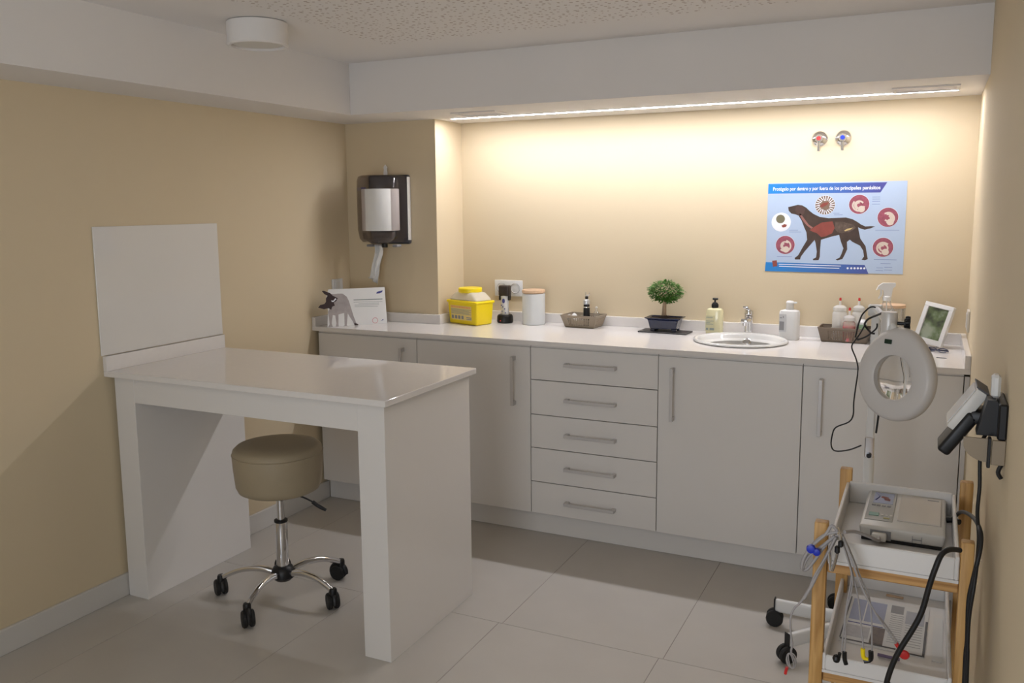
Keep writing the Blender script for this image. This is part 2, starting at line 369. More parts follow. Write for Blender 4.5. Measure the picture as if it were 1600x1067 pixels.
plate_with_hole(bm, 1.70, 2.40, -.020, YN, z0, z1, hole)
bmesh.ops.remove_doubles(bm, verts=bm.verts, dist=1e-5)
obj('slab', bm, M['quartz'], t, smooth=0)
for nm, q in (('upstand', (.0005,.020,-.020,YC)), ('upstand', (.020,X1+.020,YC-.020,YC)), ('upstand', (X1,X1+.020,YC,YN)), ('upstand', (X1+.020,W-.0005,YN-.020,YN)), ('upstand', (W-.020,W-.0005,-.020,YN-.020))):
    obj(nm, box(B(), q[0], q[1], q[2]+.0003, q[3]-.0003, HC, .947, bev=.001), M['quartz'], t)
# =============== EXAM TABLE ===============
t = thing('examination_table', 'high white glossy examination table fixed to the left wall', 'table', (0, -1.239, 0))
L = lambda bm, *a, **k: box(bm, a[0], a[1], a[2]+1.239, a[3]+1.239, *a[4:], **k)
obj('tabletop', L(B(), .0005, 1.253, -1.239, -.634, .868, .889, bev=.0015), M['quartz'], t)
obj('side_panel', L(B(), .019, .119, -1.209, -.647, 0, .868, bev=.001), M['desk'], t)
obj('side_panel', L(B(), 1.124, 1.228, -1.209, -.647, 0, .868, bev=.001), M['desk'], t)
obj('apron', L(B(), .119, 1.124, -1.209, -1.191, .772, .868, bev=.001), M['desk'], t)
obj('apron', L(B(), .119, 1.124, -.665, -.647, .772, .868, bev=.001), M['desk'], t)
obj('upstand', L(B(), .0005, .020, -1.239, -.634, .889, .945, bev=.001), M['quartz'], t)
tag(obj('wall_panel', box(B(), .0003, .005, -1.245, -.629, .947, 1.424, bev=.0008), M['panelw']), 'square glossy white splash panel on left wall above the table', 'panel')

# =============== WALL FITTINGS ===============
t = thing('paper_towel_dispenser', 'smoky plastic centre-feed paper towel dispenser on the corner wall', 'dispenser', (.262, YC, 1.30))
bm = B(); n = 18; hw = .122
def dsec(s, dy=0):
    pts = [(-hw*s, 0), (-hw*s, -.075)]+[(hw*s*math.cos(a), -.075-(.120+dy)*s*math.sin(a)) for a in [PI-PI*i/n for i in range(1, n)]]+[(hw*s, -.075), (hw*s, 0)]
    return pts
secs = [(.80, .012), (.93, .03), (1, .075), (1, .27), (.985, .315), (.93, .335), (.80, .342)]
rings = [[bm.verts.new((x, min(y, -.0), z)) for x, y in dsec(s)] for s, z in secs]
for a, b_ in zip(rings, rings[1:]):
    for k in range(len(a)-1): bm.faces.new((a[k], a[k+1], b_[k+1], b_[k]))
bm.faces.new(rings[-1]); 
obj('cover', bm, M['smoke'], t, smooth=50)
bm = box(B(), -.118, .124, -.012, -.0005, .0, .345, bev=.012, seg=3); obj('back_plate', bm, M['dgrey'], t)
bm = box(B(), .1225, .1265, -.030, -.0005, .02, .335, bev=.0015); obj('edge_strip', bm, M['greyp'], t)
rl = obj('paper_roll', lathe(B(), [(.022,.07),(.091,.07),(.093,.073),(.093,.272),(.091,.275),(.022,.275)], (.015,-.106,0), 40), M['paper'], t)
obj('feed_cone', lathe(B(), [(.085,.06),(.08,.03),(.05,.01),(.03,-.002),(.015,-.004)], (.0,-.10,0), 32), M['smoke'], t)
for xa in (-.075, .080): obj('catch', box(B(), xa, xa+.030, -.11, -.07, -.012, .0, bev=.003), M['mgrey'], t)
obj('nozzle', cyl(B(), (.03,-.1,-.014), (.03,-.1,.006), .014, seg=20), M['black'], t)
bm = B(); rings = []
for k in range(12):
    z = -.0-.185*k/11; wv = .020+.010*k/11; cx = -.008-.042*(k/11)**1.3
    rings.append([bm.verts.new((cx+wv*u+.004*math.sin(k*.8), -.10+.010*math.sin(u*7+k*.35)*(1-.3*k/11), z-(.02*u if k == 11 else 0))) for u in [-1+2*q/14 for q in range(15)]])
for a, b_ in zip(rings, rings[1:]):
    for q in range(14): bm.faces.new((a[q], a[q+1], b_[q+1], b_[q]))
tl = obj('paper_tail', bm, M['paper'], t, smooth=60)
md = tl.modifiers.new('sol', 'SOLIDIFY'); md.thickness = .0008
bm = B(); prism(bm, [(-.020,.345),(.0,.345),(.0,.362),(-.003,.372),(-.0,.385),(-.010,.397),(-.020,.385),(-.017,.372),(-.020,.362)], -.02, -.014)
obj('key', bm, M['white'], t)
obj('badge', box(B(), -.118, -.090, -.0815, -.0785, .268, .285), M['p_navy'], t)
# valves
for xx, nm, m2 in ((2.300, 'red-centred', M['red']), (2.396, 'blue-centred', M['blue'])):
    t = thing('shut_off_valve', 'round chrome wall valve with %s cap and lever' % nm, 'valve', (xx, YN, 1.762), group='chrome wall valves')
    Rm = Matrix.Rotation(PI/2, 4, 'X')
    obj('escutcheon', lathe(B(), [(0,0),(.034,0),(.034,.004),(.028,.012),(.016,.018),(.016,.034),(.014,.037),(0,.037)], seg=36, mtx=Rm), M['chrome'], t)
    obj('cap', lathe(B(), [(0,.0372),(.009,.0372),(.009,.040),(0,.041)], seg=24, mtx=Rm), m2, t)
    obj('lever', box(B(), -.006, .006, -.034, -.024, -.055, -.012, bev=.002), M['chrome'], t)
# double socket behind the handset
def schuko(par, x, y, z):
    Rm = Matrix.Rotation(PI/2, 4, 'X')
    s = obj('socket', lathe(B(), [(.024,.0),(.024,.009),(.0225,.009),(.0215,.0035),(0,.0035)], (x,y,z), 32, Rm), M['white'], par)
    obj('ring', lathe(B(), [(.0252,.0082),(.0268,.0082),(.0268,.0088),(.0252,.0088),(.0252,.0082)], (x,y,z), 32, Rm, cap=False), M['mgrey'], s)
    for dx in (-.0095, .0095): obj('pin_hole', cyl(B(), (x+dx, y-.0034, z), (x+dx, y-.0042, z), .0028, seg=12), M['dgrey'], s)
t = thing('double_wall_socket', 'white double power socket on back wall above the worktop', 'socket', (.803, YN, 1.066))
obj('plate', box(B(), -.079, .079, -.008, -.0003, -.041, .041, bev=.002, seg=2), M['white'], t)
schuko(t, -.039, -.001, 0); schuko(t, .039, -.001, 0)
t = thing('wall_socket', 'small white square socket on left wall behind the dog card', 'socket', (.0003, .189, 1.083), (0,0,R(90)))
obj('plate', box(B(), -.042, .042, -.009, -.0003, -.038, .038, bev=.002, seg=2), M['white'], t); obj('rocker', box(B(), -.024, .024, -.012, -.009, -.024, .024, bev=.002), M['white'], t)
t = thing('wall_switch', 'slim beige-white switch plate on right wall by the photo frame', 'switch', (W-.0003, .34, 1.03), (0,0,R(-90)))
obj('plate', box(B(), -.042, .042, -.009, -.0003, -.041, .041, bev=.002, seg=2), mat('switch_plate', (.60,.56,.49), .4, noise=.01), t); obj('rocker', box(B(), -.024, .024, -.012, -.009, -.03, .03, bev=.002), M['greyp'], t)

# =============== POSTER ===============
PCX, PCZ = 2.3725, 1.3815
t = thing('poster', 'pale blue dog parasite poster on the back wall above the sink', 'poster', (PCX, YN, PCZ))
def P(poly): return [(x-PCX, z-PCZ) for x, z in poly]
w2, h2 = .2825, .1955
obj('sheet', box(B(), -w2, w2, -.0016, -.0004, -h2, h2), M['p_bg'], t, smooth=0)
def pr(name, poly, m_, k, par=t): return obj(name, prism(B(), P(poly), -.0016-.0003*k, -.0016-.0003*(k-1)), m_, par, smooth=0)
pr('banner', [[2.0909,1.5732],[2.5773,1.5721],[2.5528,1.5299],[2.0909,1.5304]], M['p_ban'], 1); pr('footer', [[2.09,1.2264],[2.504,1.2219],[2.5209,1.1839],[2.0873,1.1859]], M['p_ban'], 1)
dg = pr('dog_picture', [[2.1788,1.4711],[2.1908,1.4735],[2.2086,1.4782],[2.2197,1.4806],[2.2375,1.4782],[2.2552,1.4679],[2.2686,1.4548],[2.2863,1.4407],[2.313,1.4277],[2.3485,1.4222],[2.384,1.4233],[2.4196,1.4249],[2.4462,1.418],[2.4662,1.4065],[2.4818,1.395],[2.4995,1.3868],[2.5217,1.3883],[2.5386,1.3871],[2.5217,1.3791],[2.4973,1.3729],[2.4818,1.3774],[2.4707,1.3834],[2.4751,1.3626],[2.4818,1.3349],[2.504,1.3028],[2.5093,1.2751],[2.5151,1.2475],[2.504,1.2427],[2.4907,1.2448],[2.4995,1.2588],[2.4951,1.2842],[2.4818,1.3048],[2.4507,1.3207],[2.4396,1.3298],[2.4285,1.3204],[2.4307,1.2879],[2.4196,1.2599],[2.4129,1.2459],[2.3929,1.24],[2.3854,1.2431],[2.4018,1.2527],[2.4085,1.2691],[2.4151,1.2924],[2.404,1.3202],[2.3952,1.3503],[2.3663,1.3431],[2.3219,1.3286],[2.3196,1.2865],[2.3196,1.2537],[2.3152,1.2396],[2.293,1.2383],[2.2908,1.2439],[2.3041,1.2512],[2.3063,1.2769],[2.2997,1.3143],[2.2952,1.3274],[2.2774,1.3047],[2.2552,1.2762],[2.2397,1.2525],[2.2375,1.2407],[2.2153,1.2403],[2.2144,1.2474],[2.2286,1.2594],[2.2464,1.2949],[2.2641,1.328],[2.2597,1.3608],[2.2508,1.3796],[2.2375,1.4124],[2.2241,1.4335],[2.213,1.4382],[2.1931,1.4428],[2.1819,1.4546]], M['p_dog'], 1)
pr('lungs', [[2.273,1.3703],[2.2952,1.3869],[2.3219,1.4034],[2.3663,1.4083],[2.3761,1.3804],[2.3663,1.357],[2.3396,1.3428],[2.3219,1.3403],[2.3041,1.3565],[2.2863,1.3634]], M['p_lung'], 2, dg); pr('intestine', [[2.3774,1.4061],[2.4063,1.4062],[2.4507,1.3948],[2.4618,1.381],[2.4374,1.3623],[2.4196,1.3621],[2.4063,1.3574],[2.3885,1.3619],[2.3774,1.3758]], M['p_gut'], 2, dg); pr('bowel', [[2.4151,1.3691],[2.4285,1.3771],[2.4507,1.3819],[2.4396,1.3725],[2.4196,1.3659]], M['p_cres'], 3, dg); pr('windpipe', [[2.2264,1.4406],[2.233,1.4415],[2.2508,1.4171],[2.2686,1.3938],[2.2863,1.3821],[2.2797,1.376],[2.2597,1.3914],[2.2419,1.4124]], M['p_trach'], 2, dg); pr('ear', [[2.213,1.4735],[2.233,1.4773],[2.2508,1.4618],[2.2464,1.4406],[2.2286,1.4312],[2.2153,1.4405],[2.2086,1.457]], M['p_ear'], 2, dg)
pr('product_box', [[2.1175,1.2326],[2.1375,1.2357],[2.1406,1.2093],[2.122,1.2056]], M['p_lung'], 2)
FR = (R(90), 0, 0)
text('title', 'Protégelo por dentro y por fuera de los', .0215, M['p_white'], t, (2.112-PCX, -.00205, 1.5435-PCZ), FR, width=.276, bold=.0002)
text('title', 'principales parásitos', .0215, M['p_white'], t, (2.3935-PCX, -.00205, 1.5435-PCZ), FR, width=.158, bold=.0004)
CIR = [[2.333,1.4783],[2.4707,1.4806],[2.5862,1.4255],[2.1509,1.4049],[2.1717,1.3043],[2.5728,1.299]]
cr_ = .0405
for k, (x, z) in enumerate(CIR):
    x -= PCX; z -= PCZ
    ring = obj('round_picture', disc(B(), x, z, cr_+.0012, -.0019, -.0016), M['p_white'], t, smooth=0)
    obj('picture_ground', disc(B(), x, z, cr_, -.0022, -.0019), [mat('print_flea_brown', (.20,.13,.09), .5, noise=.4, nscale=60), M['p_pink'], M['p_pink'], M['p_white'], M['p_pink'], M['p_pink']][k], ring, smooth=0)
    rnd = random.Random(k+3); bm = B()
    def worm(pts, wd):
        q = smoothpts([(a, 0, b2) for a, b2 in pts], 5)
        for i in range(len(q)-1):
            a, b2 = q[i], q[i+1]; d = (b2-a); n_ = Vector((-d.z, 0, d.x)).normalized()*wd
            v = [a-n_, b2-n_, b2+n_, a+n_]; prism(bm, [(p.x, p.z) for p in v], -.0025, -.0022)
    if k == 0:
        for i in range(22):
            a = 2*PI*i/22; r0 = cr_*(.45+.15*rnd.random()); r1 = cr_*.97
            worm([(x+r0*math.cos(a), z+r0*math.sin(a)), (x+r1*math.cos(a+.1), z+r1*math.sin(a+.1))], .0016)
        obj('worm', bm, M['p_white'], ring, smooth=0)
        obj('flea', prism(B(), [(x-.022,z-.004),(x-.01,z+.008),(x+.016,z+.014),(x+.01,z+.002),(x-.012,z-.01)], -.0028, -.0025), M['p_lung'], ring, smooth=0)
    elif k == 3:
        disc(bm, x-.003, z+.014, .019, -.0025, -.0022); obj('tick', bm, M['p_green'], ring, smooth=0)
        obj('flea', prism(B(), [(x+.002,z-.016),(x+.014,z-.008),(x+.026,z-.012),(x+.02,z-.022),(x+.008,z-.024)], -.0025, -.0022), M['p_lung'], ring, smooth=0)
    else:
        for i in range(3):
            ph = rnd.random()*6; rr = cr_*(.32+.17*i)
            worm([(x+rr*math.cos(ph+q*.75)*(1-.04*q), z-.004+rr*math.sin(ph+q*.75)*.9) for q in range(6)], .0034)
        obj('worm', bm, M['p_worm'], ring, smooth=0)
        obj('worm', disc(B(), x+(.010 if k != 4 else .004), z-.020, .014, -.0028, -.0025, 16), M['p_worm'], ring, smooth=0)
bm = B()
for (a, b2) in [[[2.3685,1.4433],[2.3929,1.4434]],[[2.3707,1.4363],[2.4063,1.4364]],[[2.5217,1.5106],[2.5528,1.5106]],[[2.5217,1.5023],[2.5528,1.5023]],[[2.5217,1.4931],[2.5528,1.4931]],[[2.5217,1.4806],[2.5528,1.4806]],[[2.1864,1.3697],[2.2241,1.3699]],[[2.1864,1.3621],[2.2375,1.3625]],[[2.5395,1.3714],[2.6328,1.3721]],[[2.1375,1.2528],[2.2019,1.2538]],[[2.5395,1.2465],[2.6283,1.2479]],[[2.5506,1.2112],[2.5773,1.2117]],[[2.5484,1.1996],[2.5773,1.2002]],[[2.5817,1.2141],[2.6128,1.2146]],[[2.5817,1.2026],[2.6128,1.2031]],[[2.5662,1.2299],[2.6061,1.2305]]]: box(bm, a[0]-PCX, b2[0]-PCX, -.0019, -.0016, a[1]-PCZ-.0011, a[1]-PCZ+.0011)
obj('caption', bm, M['p_cap'], t, smooth=0)
bm = B()
for (a, b2) in [[[2.1464,1.2165],[2.4085,1.2142]],[[2.1486,1.2075],[2.4018,1.2038]]]: prism(bm, P([a, b2, [b2[0], b2[1]+.003], [a[0], a[1]+.003]]), -.0022, -.0019)
for (x, z) in [[2.436,1.2068],[2.4507,1.2071],[2.464,1.2073],[2.4773,1.2076],[2.4898,1.2078],[2.5031,1.208]]: disc(bm, x-PCX, z-PCZ, .0045, -.0022, -.0019, 12)
obj('footer_print', bm, M['p_white'], t, smooth=0)
bm = B()

# =============== THINGS ON THE WORKTOP ===============
# dog card
t = thing('display_card', 'white cardboard display with grey dog standing in the left corner', 'display card', (.088, -.010, HC), (0, 0, math.atan2(.7604, .6494)))
obj('card', prism(B(), [(x, max(z, .0003)) for x, z in [[0.0104,0.1867],[0.2945,0.1854],[0.3033,-0.0048],[0.1533,-0.0086],[-0.0006,-0.0034],[0.0054,0.0864],[-0.0034,0.1256],[-0.0027,0.1436]]], 0, .0015), M['paper'], t, smooth=0)
pc = lambda name, poly, m_, k, par=t: obj(name, prism(B(), [(x, max(z, .0005)) for x, z in poly], -.0003*k, -.0003*(k-1)), m_, par, smooth=0)
db = pc('dog_picture', [[0.0237,0.1642],[0.0365,0.1623],[0.0572,0.1639],[0.0805,0.1627],[0.1007,0.1462],[0.1105,0.1249],[0.1198,0.0905],[0.1315,0.048],[0.1435,0.0131],[0.1551,0.0045],[0.1522,-0.0046],[0.135,-0.0035],[0.1279,0.0193],[0.1129,0.0438],[0.1031,0.0627],[0.0958,0.003],[0.1007,-0.0052],[0.0772,-0.0037],[0.0853,0.0036],[0.0849,0.0663],[0.0561,0.0602],[0.0545,0.016],[0.0551,-0.0036],[0.0408,-0.004],[0.0441,0.0167],[0.0404,0.0559],[0.0275,0.0593],[0.0209,0.0181],[0.0253,-0.0017],[0.0021,-0.001],[0.0104,0.0136],[0.009,0.0448],[0.005,0.0761],[0.016,0.0962],[0.0175,0.1374]], M['p_grey'], 1)
hd = obj('head', prism(B(), [[-0.0218,0.1805],[-0.0115,0.1813],[0.0187,0.1683],[0.0311,0.1548],[0.0551,0.142],[0.0481,0.1281],[0.035,0.121],[0.0396,0.1053],[0.0265,0.1008],[0.0208,0.0856],[0.0082,0.094],[-0.015,0.0902],[-0.0427,0.0994],[-0.0321,0.1117],[-0.0115,0.1157],[-0.0034,0.1256],[-0.0027,0.1436],[0.0054,0.1561],[-0.0096,0.1645]], -.0009, .0012), M['p_darkfur'], db, smooth=0)
pc('stripe', [[0.0225,0.132],[0.0327,0.1302],[0.0435,0.1426],[0.0485,0.1372],[0.0338,0.1237],[0.0248,0.1242]], M['p_white'], 4, db); pc('paw', [[0.1343,0.0137],[0.1551,0.0045],[0.1522,-0.0046],[0.135,-0.0035]], M['p_darkfur'], 3, db)
pc('logo', [[0.2505,0.1545],[0.2548,0.1635],[0.2846,0.17],[0.2816,0.1609],[0.268,0.155]], M['p_navy'], 1)
bm = B(); cl = [[0.1342,0.1284,0.2819,0.1261],[0.1338,0.1172,0.2815,0.1134],[0.1585,0.108,0.2638,0.1064],[0.1386,0.1025,0.2636,0.0985],[0.1383,0.0947,0.258,0.0908],[0.1548,-0.0047,0.2874,-0.0092]]
for i, q in enumerate(cl):
    a, b2 = q[:2], q[2:]; h = .0022 if i == 0 else .0008
    prism(bm, [(a[0], a[1]-h), (b2[0], b2[1]-h), (b2[0], b2[1]+h), (a[0], a[1]+h)], -.0003, 0)
obj('text_line', bm, M['p_text'], t, smooth=0)
rx_, rz_ = [0.241,0.019]
bm = B(); n = 24
for i in range(n):
    a, b2 = 2*PI*i/n, 2*PI*(i+1)/n
    prism(bm, [(rx_+r_*math.cos(q), rz_+r_*math.sin(q)) for r_, q in ((.0125,a),(.0125,b2),(.0145,b2),(.0145,a))], -.0003, 0)
obj('ring_mark', bm, M['p_red'], t, smooth=0)
bx, bz = [0.2774,0.0181]; obj('badge', prism(B(), [(bx-.008,bz-.003),(bx+.004,bz+.005),(bx+.008,bz+.001),(bx,bz-.001)], -.0003, 0), M['p_navy'], t, smooth=0)
obj('strut', box(B(), .13, .17, .0015, .06, .0003, .003), M['paper'], t)
# sharps container
t = thing('sharps_container', 'yellow sharps container with frosted lid by the corner wall', 'container', (.679, .384, HC), (0,0,R(-19)))
def taper(bm, z0, z1, w0, d0, w1, d1, bev=.008, top=True):
    q = bmesh.new(); v = []
    for z, w_, d_ in ((z0, w0, d0), (z1, w1, d1)): v.append([q.verts.new((sx*w_/2, sy*d_/2, z)) for sx, sy in ((-1,-1),(1,-1),(1,1),(-1,1))])
    q.faces.new(v[0][::-1]); q.faces.new(v[1])
    for i in range(4): q.faces.new((v[0][i], v[0][(i+1) % 4], v[1][(i+1) % 4], v[1][i]))
    if bev: bmesh.ops.bevel(q, geom=q.edges[:], offset=bev, segments=3, affect='EDGES', profile=.5)
    merge(bm, q); return bm
obj('bin', taper(B(), .0005, .112, .200, .108, .216, .118), M['yellow'], t)
bm = B(); taper(bm, .106, .120, .225, .128, .225, .128, bev=.006); obj('rim', bm, M['yellow'], t)
obj('lid', taper(B(), .119, .162, .216, .120, .128, .094, bev=.014), M['lidm'], t)
obj('cap', lathe(B(), [(0,.158),(.056,.158),(.060,.162),(.060,.178),(.057,.182),(0,.182)], seg=36), M['yellow'], t)
lb = obj('label', prism(B(), [(-.083,.022),(.068,.022),(.070,.094),(-.085,.094)], -.0008, 0), M['p_label'], t, loc=(0,-.0548,0), rot=(R(2.6),0,0), smooth=0)
text('heading', 'RESIDUOS BIOSANITARIOS', .012, M['p_orange'], lb, (-.080,-.0009,.083), FR, width=.142, bold=.0003)
bm = B()
for k in range(5): box(bm, -.080, .066-.012*(k % 2), -.0011, -.0008, .074-.0055*k, .0762-.0055*k)
obj('text_line', bm, M['p_text'], lb, smooth=0)
bm = B()
for k in range(4): box(bm, -.078+.024*k, -.062+.024*k, -.0011, -.0008, .027, .044, bev=.0)
box(bm, .03, .068, -.0011, -.0008, .027, .031); box(bm, .03, .068, -.0011, -.0008, .035, .039)
obj('pictogram', bm, M['mgrey'], lb, smooth=0)
# handset on charger
t = thing('charging_handset', 'white patterned clipper handset with black head on round black charger', 'clipper', (.828, .475, HC))
obj('charger_base', lathe(B(), [(0,.0005),(.036,.0005),(.040,.004),(.0415,.012),(.040,.034),(.034,.042),(0,.042)], seg=36), M['black'], t)
obj('indicator', cyl(B(), (-.006,-.0405,.014), (-.006,-.0425,.014), .0032, seg=12), M['red'], t)
obj('body', lathe(B(), [(0,.040),(.019,.040),(.021,.05),(.019,.09),(.022,.13),(.021,.142),(0,.142)], seg=28, sy=.8), M['white'], t)
obj('head', box(B(), -.029, .029, -.020, .020, .136, .190, bev=.008, seg=3), mat('dark_brown_plastic', (.035,.024,.018), .3, noise=.1), t)
bm = box(B(), -.029, -.022, -.012, .012, .115, .14, bev=.002); box(bm, .022, .029, -.012, .012, .115, .14, bev=.002); obj('guard', bm, M['black'], t)
obj('button', lathe(B(), [(0,0),(.008,0),(.0075,.0015),(0,.002)], (0,-.0165,.112), 16, Matrix.Rotation(PI/2, 4, 'X'), sy=1.5), M['p_navy'], t)
bm = B()
for (a, b2) in ((-.008,.06),(.006,.072),(-.004,.082),(.010,.052),(-.012,.09)): disc(bm, a, b2, .0028, -.0185, -.0145, 10)
obj('pattern_dot', bm, M['p_navy'], t)
# canister
t = thing('canister', 'tall white canister with pale wooden lid on the worktop', 'canister', (.985, .48, HC))
obj('body', lathe(B(), [(0,.0005),(.054,.0005),(.057,.003),(.057,.153),(.055,.155),(0,.155)], seg=44), mat('canister_white', (.66,.68,.68), .35, noise=.01), t)
obj('lid', lathe(B(), [(0,.1555),(.052,.1555),(.055,.158),(.058,.160),(.058,.170),(.056,.173),(0,.173)], seg=44), M['lidwood'], t)
# baskets
def basket(t, w0, d0, w1, d1, h, m_):
    """open perforated basket; walls are rims, corner posts and a lattice"""
    bm = B(); taper(bm, .0005, .004, w0, d0, w0+.002, d0+.002, bev=.001)
    def P3(u, v, side):   # u -1..1 along wall, v 0..1 height
        ww = w0+(w1-w0)*v; dd = d0+(d1-d0)*v; z = .002+v*h
        return {0: (u*ww/2, -dd/2, z), 1: (ww/2, u*dd/2, z), 2: (-u*ww/2, dd/2, z), 3: (-ww/2, -u*dd/2, z)}[side]
    def bar(p, q, r): tube(bm, [p, q], r, seg=4)
    def quad(side, u0, u1, v0, v1, th=.0014):
        ns = {0: (0,-1,0), 1: (1,0,0), 2: (0,1,0), 3: (-1,0,0)}[side]; n_ = Vector(ns)*th
        c4 = [Vector(P3(u, v, side)) for u, v in ((u0,v0),(u1,v0),(u1,v1),(u0,v1))]
        a = [bm.verts.new(p+n_) for p in c4]; b2 = [bm.verts.new(p-n_) for p in c4]
        bm.faces.new(a); bm.faces.new(b2[::-1])
        for i in range(4): bm.faces.new((a[i], b2[i], b2[(i+1) % 4], a[(i+1) % 4]))
    for s in range(4):
        quad(s, -1, 1, .80, 1); quad(s, -1, 1, 0, .16)
        sol = .34 if s in (0, 2) else .3
        quad(s, -1, -1+sol, .16, .80); quad(s, 1-sol, 1, .16, .80)
        L_ = (w0 if s in (0, 2) else d0)*(1-sol); nb = max(3, int(L_/.0085))
        for k in range(1, nb): 
            u = -1+sol+(2-2*sol)*k/nb; quad(s, u-.35/nb, u+.35/nb, .16, .80, .0010)
        for k in range(1, 6): v = .16+.64*k/6; quad(s, -1+sol, 1-sol, v-.025, v+.025, .0009)
    o = obj('basket_body', bm, m_, t, smooth=0)
    bm = B()
    for s in range(4): bar(P3(-1, 1, s), P3(1, 1, s), .0034)
    obj('rim', bm, m_, t)
t = thing('basket', 'taupe perforated basket holding the black instrument', 'basket', (1.248, .488, HC), (0,0,R(-4)), 'taupe baskets on the worktop')
basket(t, .150, .100, .186, .130, .056, M['taupe'])
t = thing('otoscope', 'black handled instrument with silver forked head standing in taupe basket', 'otoscope', (1.262, .492, HC+.005))
obj('handle', lathe(B(), [(0,0),(.017,0),(.018,.003),(.015,.100),(.013,.104),(0,.104)], seg=24), M['black'], t)
obj('ring', lathe(B(), [(.0153,.088),(.0165,.089),(.0163,.093),(.0150,.094)], seg=24), M['chrome'], t)
obj('collar', lathe(B(), [(.013,.104),(.0165,.107),(.016,.124),(.008,.130),(0,.130)], seg=24), mat('satin_silver', (.6,.62,.64), .3, .7, noise=.02), t)
obj('neck', lathe(B(), [(.007,.130),(.008,.138),(.007,.144),(0,.144)], seg=20), M['black'], t)
bm = B(); tube(bm, [(-.004,0,.142),(-.006,0,.152),(-.004,0,.164)], .0022); tube(bm, [(.004,0,.142),(.012,0,.152),(.014,0,.162)], .0022); lathe(bm, [(0,-.004),(.004,-.002),(.004,.002),(0,.004)], (.002,0,.150), 12)
obj('fork', bm, M['chrome'], t)
t = thing('glass_vial', 'small clear glass bottle in taupe basket right of the instrument', 'bottle', (1.308, .505, HC+.005))
obj('body', lathe(B(), [(0,0),(.014,0),(.015,.002),(.015,.060),(.009,.070),(.006,.074),(.006,.086),(0,.087)], seg=24), M['clear'], t)
obj('stopper', lathe(B(), [(0,.0865),(.005,.0865),(.006,.092),(0,.095)], seg=16), M['milky'], t)
bm = B(); rings = []
for i in range(9):
    rings.append([bm.verts.new((-.045+.010*i, -.03+.010*j, .030+.016*math.sin(i*.9+j*.5)*math.cos(j*.7)+.010*math.sin(i*.4))) for j in range(7)])
for a, b2 in zip(rings, rings[1:]):
    for j in range(6): bm.faces.new((a[j], a[j+1], b2[j+1], b2[j]))
o = obj('gauze', bm, M['paper'], None, (1.210, .488, HC+.010), smooth=60); o.modifiers.new('s', 'SOLIDIFY').thickness = .002
tag(o, 'crumpled white gauze in taupe basket left of the instrument', 'gauze')
# bonsai
tag(obj('slate_plate', box(B(), -.115, .115, -.052, .052, .0003, .006, bev=.001), M['slate'], None, (1.665, .455, HC), (0,0,R(-3))), 'thin dark slate plate under the bonsai pot', 'plate')
t = thing('bonsai', 'small green bonsai tree in dark blue glazed pot', 'bonsai', (1.662, .462, HC+.006))
bm = B()
def rectring(bm, w_, d_, z, r=.01):
    return [bm.verts.new((sx*(w_/2)-(0), sy*(d_/2), z)) for sx, sy in ((-1,-1),(1,-1),(1,1),(-1,1))]
prof = [(.122,.072,.012),(.124,.074,.016),(.140,.088,.048),(.148,.096,.056),(.166,.112,.060),(.168,.114,.064),(.152,.098,.064),(.140,.088,.056)]
rr = [rectring(bm, *q) for q in prof]
for a, b2 in zip(rr, rr[1:]):
    for i in range(4): bm.faces.new((a[i], a[(i+1) % 4], b2[(i+1) % 4], b2[i]))
bm.faces.new(rr[0][::-1]); bm.faces.new(rr[-1])
ed = [e for e in bm.edges if abs(e.verts[0].co.z-e.verts[1].co.z) > .0015]
bmesh.ops.bevel(bm, geom=ed, offset=.006, segments=3, affect='EDGES')
obj('pot', bm, M['pot'], t)
for sx in (-1, 1):
    for sy in (-1, 1): obj('pot_foot', box(B(), sx*.05-.011, sx*.05+.011, sy*.026-.008, sy*.026+.008, .0003, .0125, bev=.002), M['pot'], t)
bm = B(); NX, NY = 12, 8
g_ = [[bm.verts.new((-.072+.144*i/NX, -.045+.09*j/NY, .0585+.018*math.exp(-(((i-NX*.47)/NX*.16)**2+((j-NY/2)/NY*.1)**2)/.0006)+.001*random.random())) for j in range(NY+1)] for i in range(NX+1)]
for i in range(NX):
    for j in range(NY): bm.faces.new((g_[i][j], g_[i+1][j], g_[i+1][j+1], g_[i][j+1]))
obj('soil', bm, M['soil'], t)
bm = B(); tube(bm, [(-.006,0,.055),(-.005,0,.085),(-.004,.001,.12),(-.003,0,.16)], lambda u: .0125-.006*u+.006*max(0,(.25-u)/.25), seg=12)
for k in range(7):
    a = k*.9; tube(bm, [(-.004,0,.128+.004*k), (.025*math.cos(a), .025*math.sin(a), .150+.004*k), (.052*math.cos(a), .052*math.sin(a), .165+.005*k)], lambda u: .004-.0028*u, seg=6)
obj('trunk', bm, M['bark'], t)
leafA = mat('leaf_green', (.060, .17, .022), .45, noise=.6, nscale=70)
bm = B(); rnd = random.Random(5)
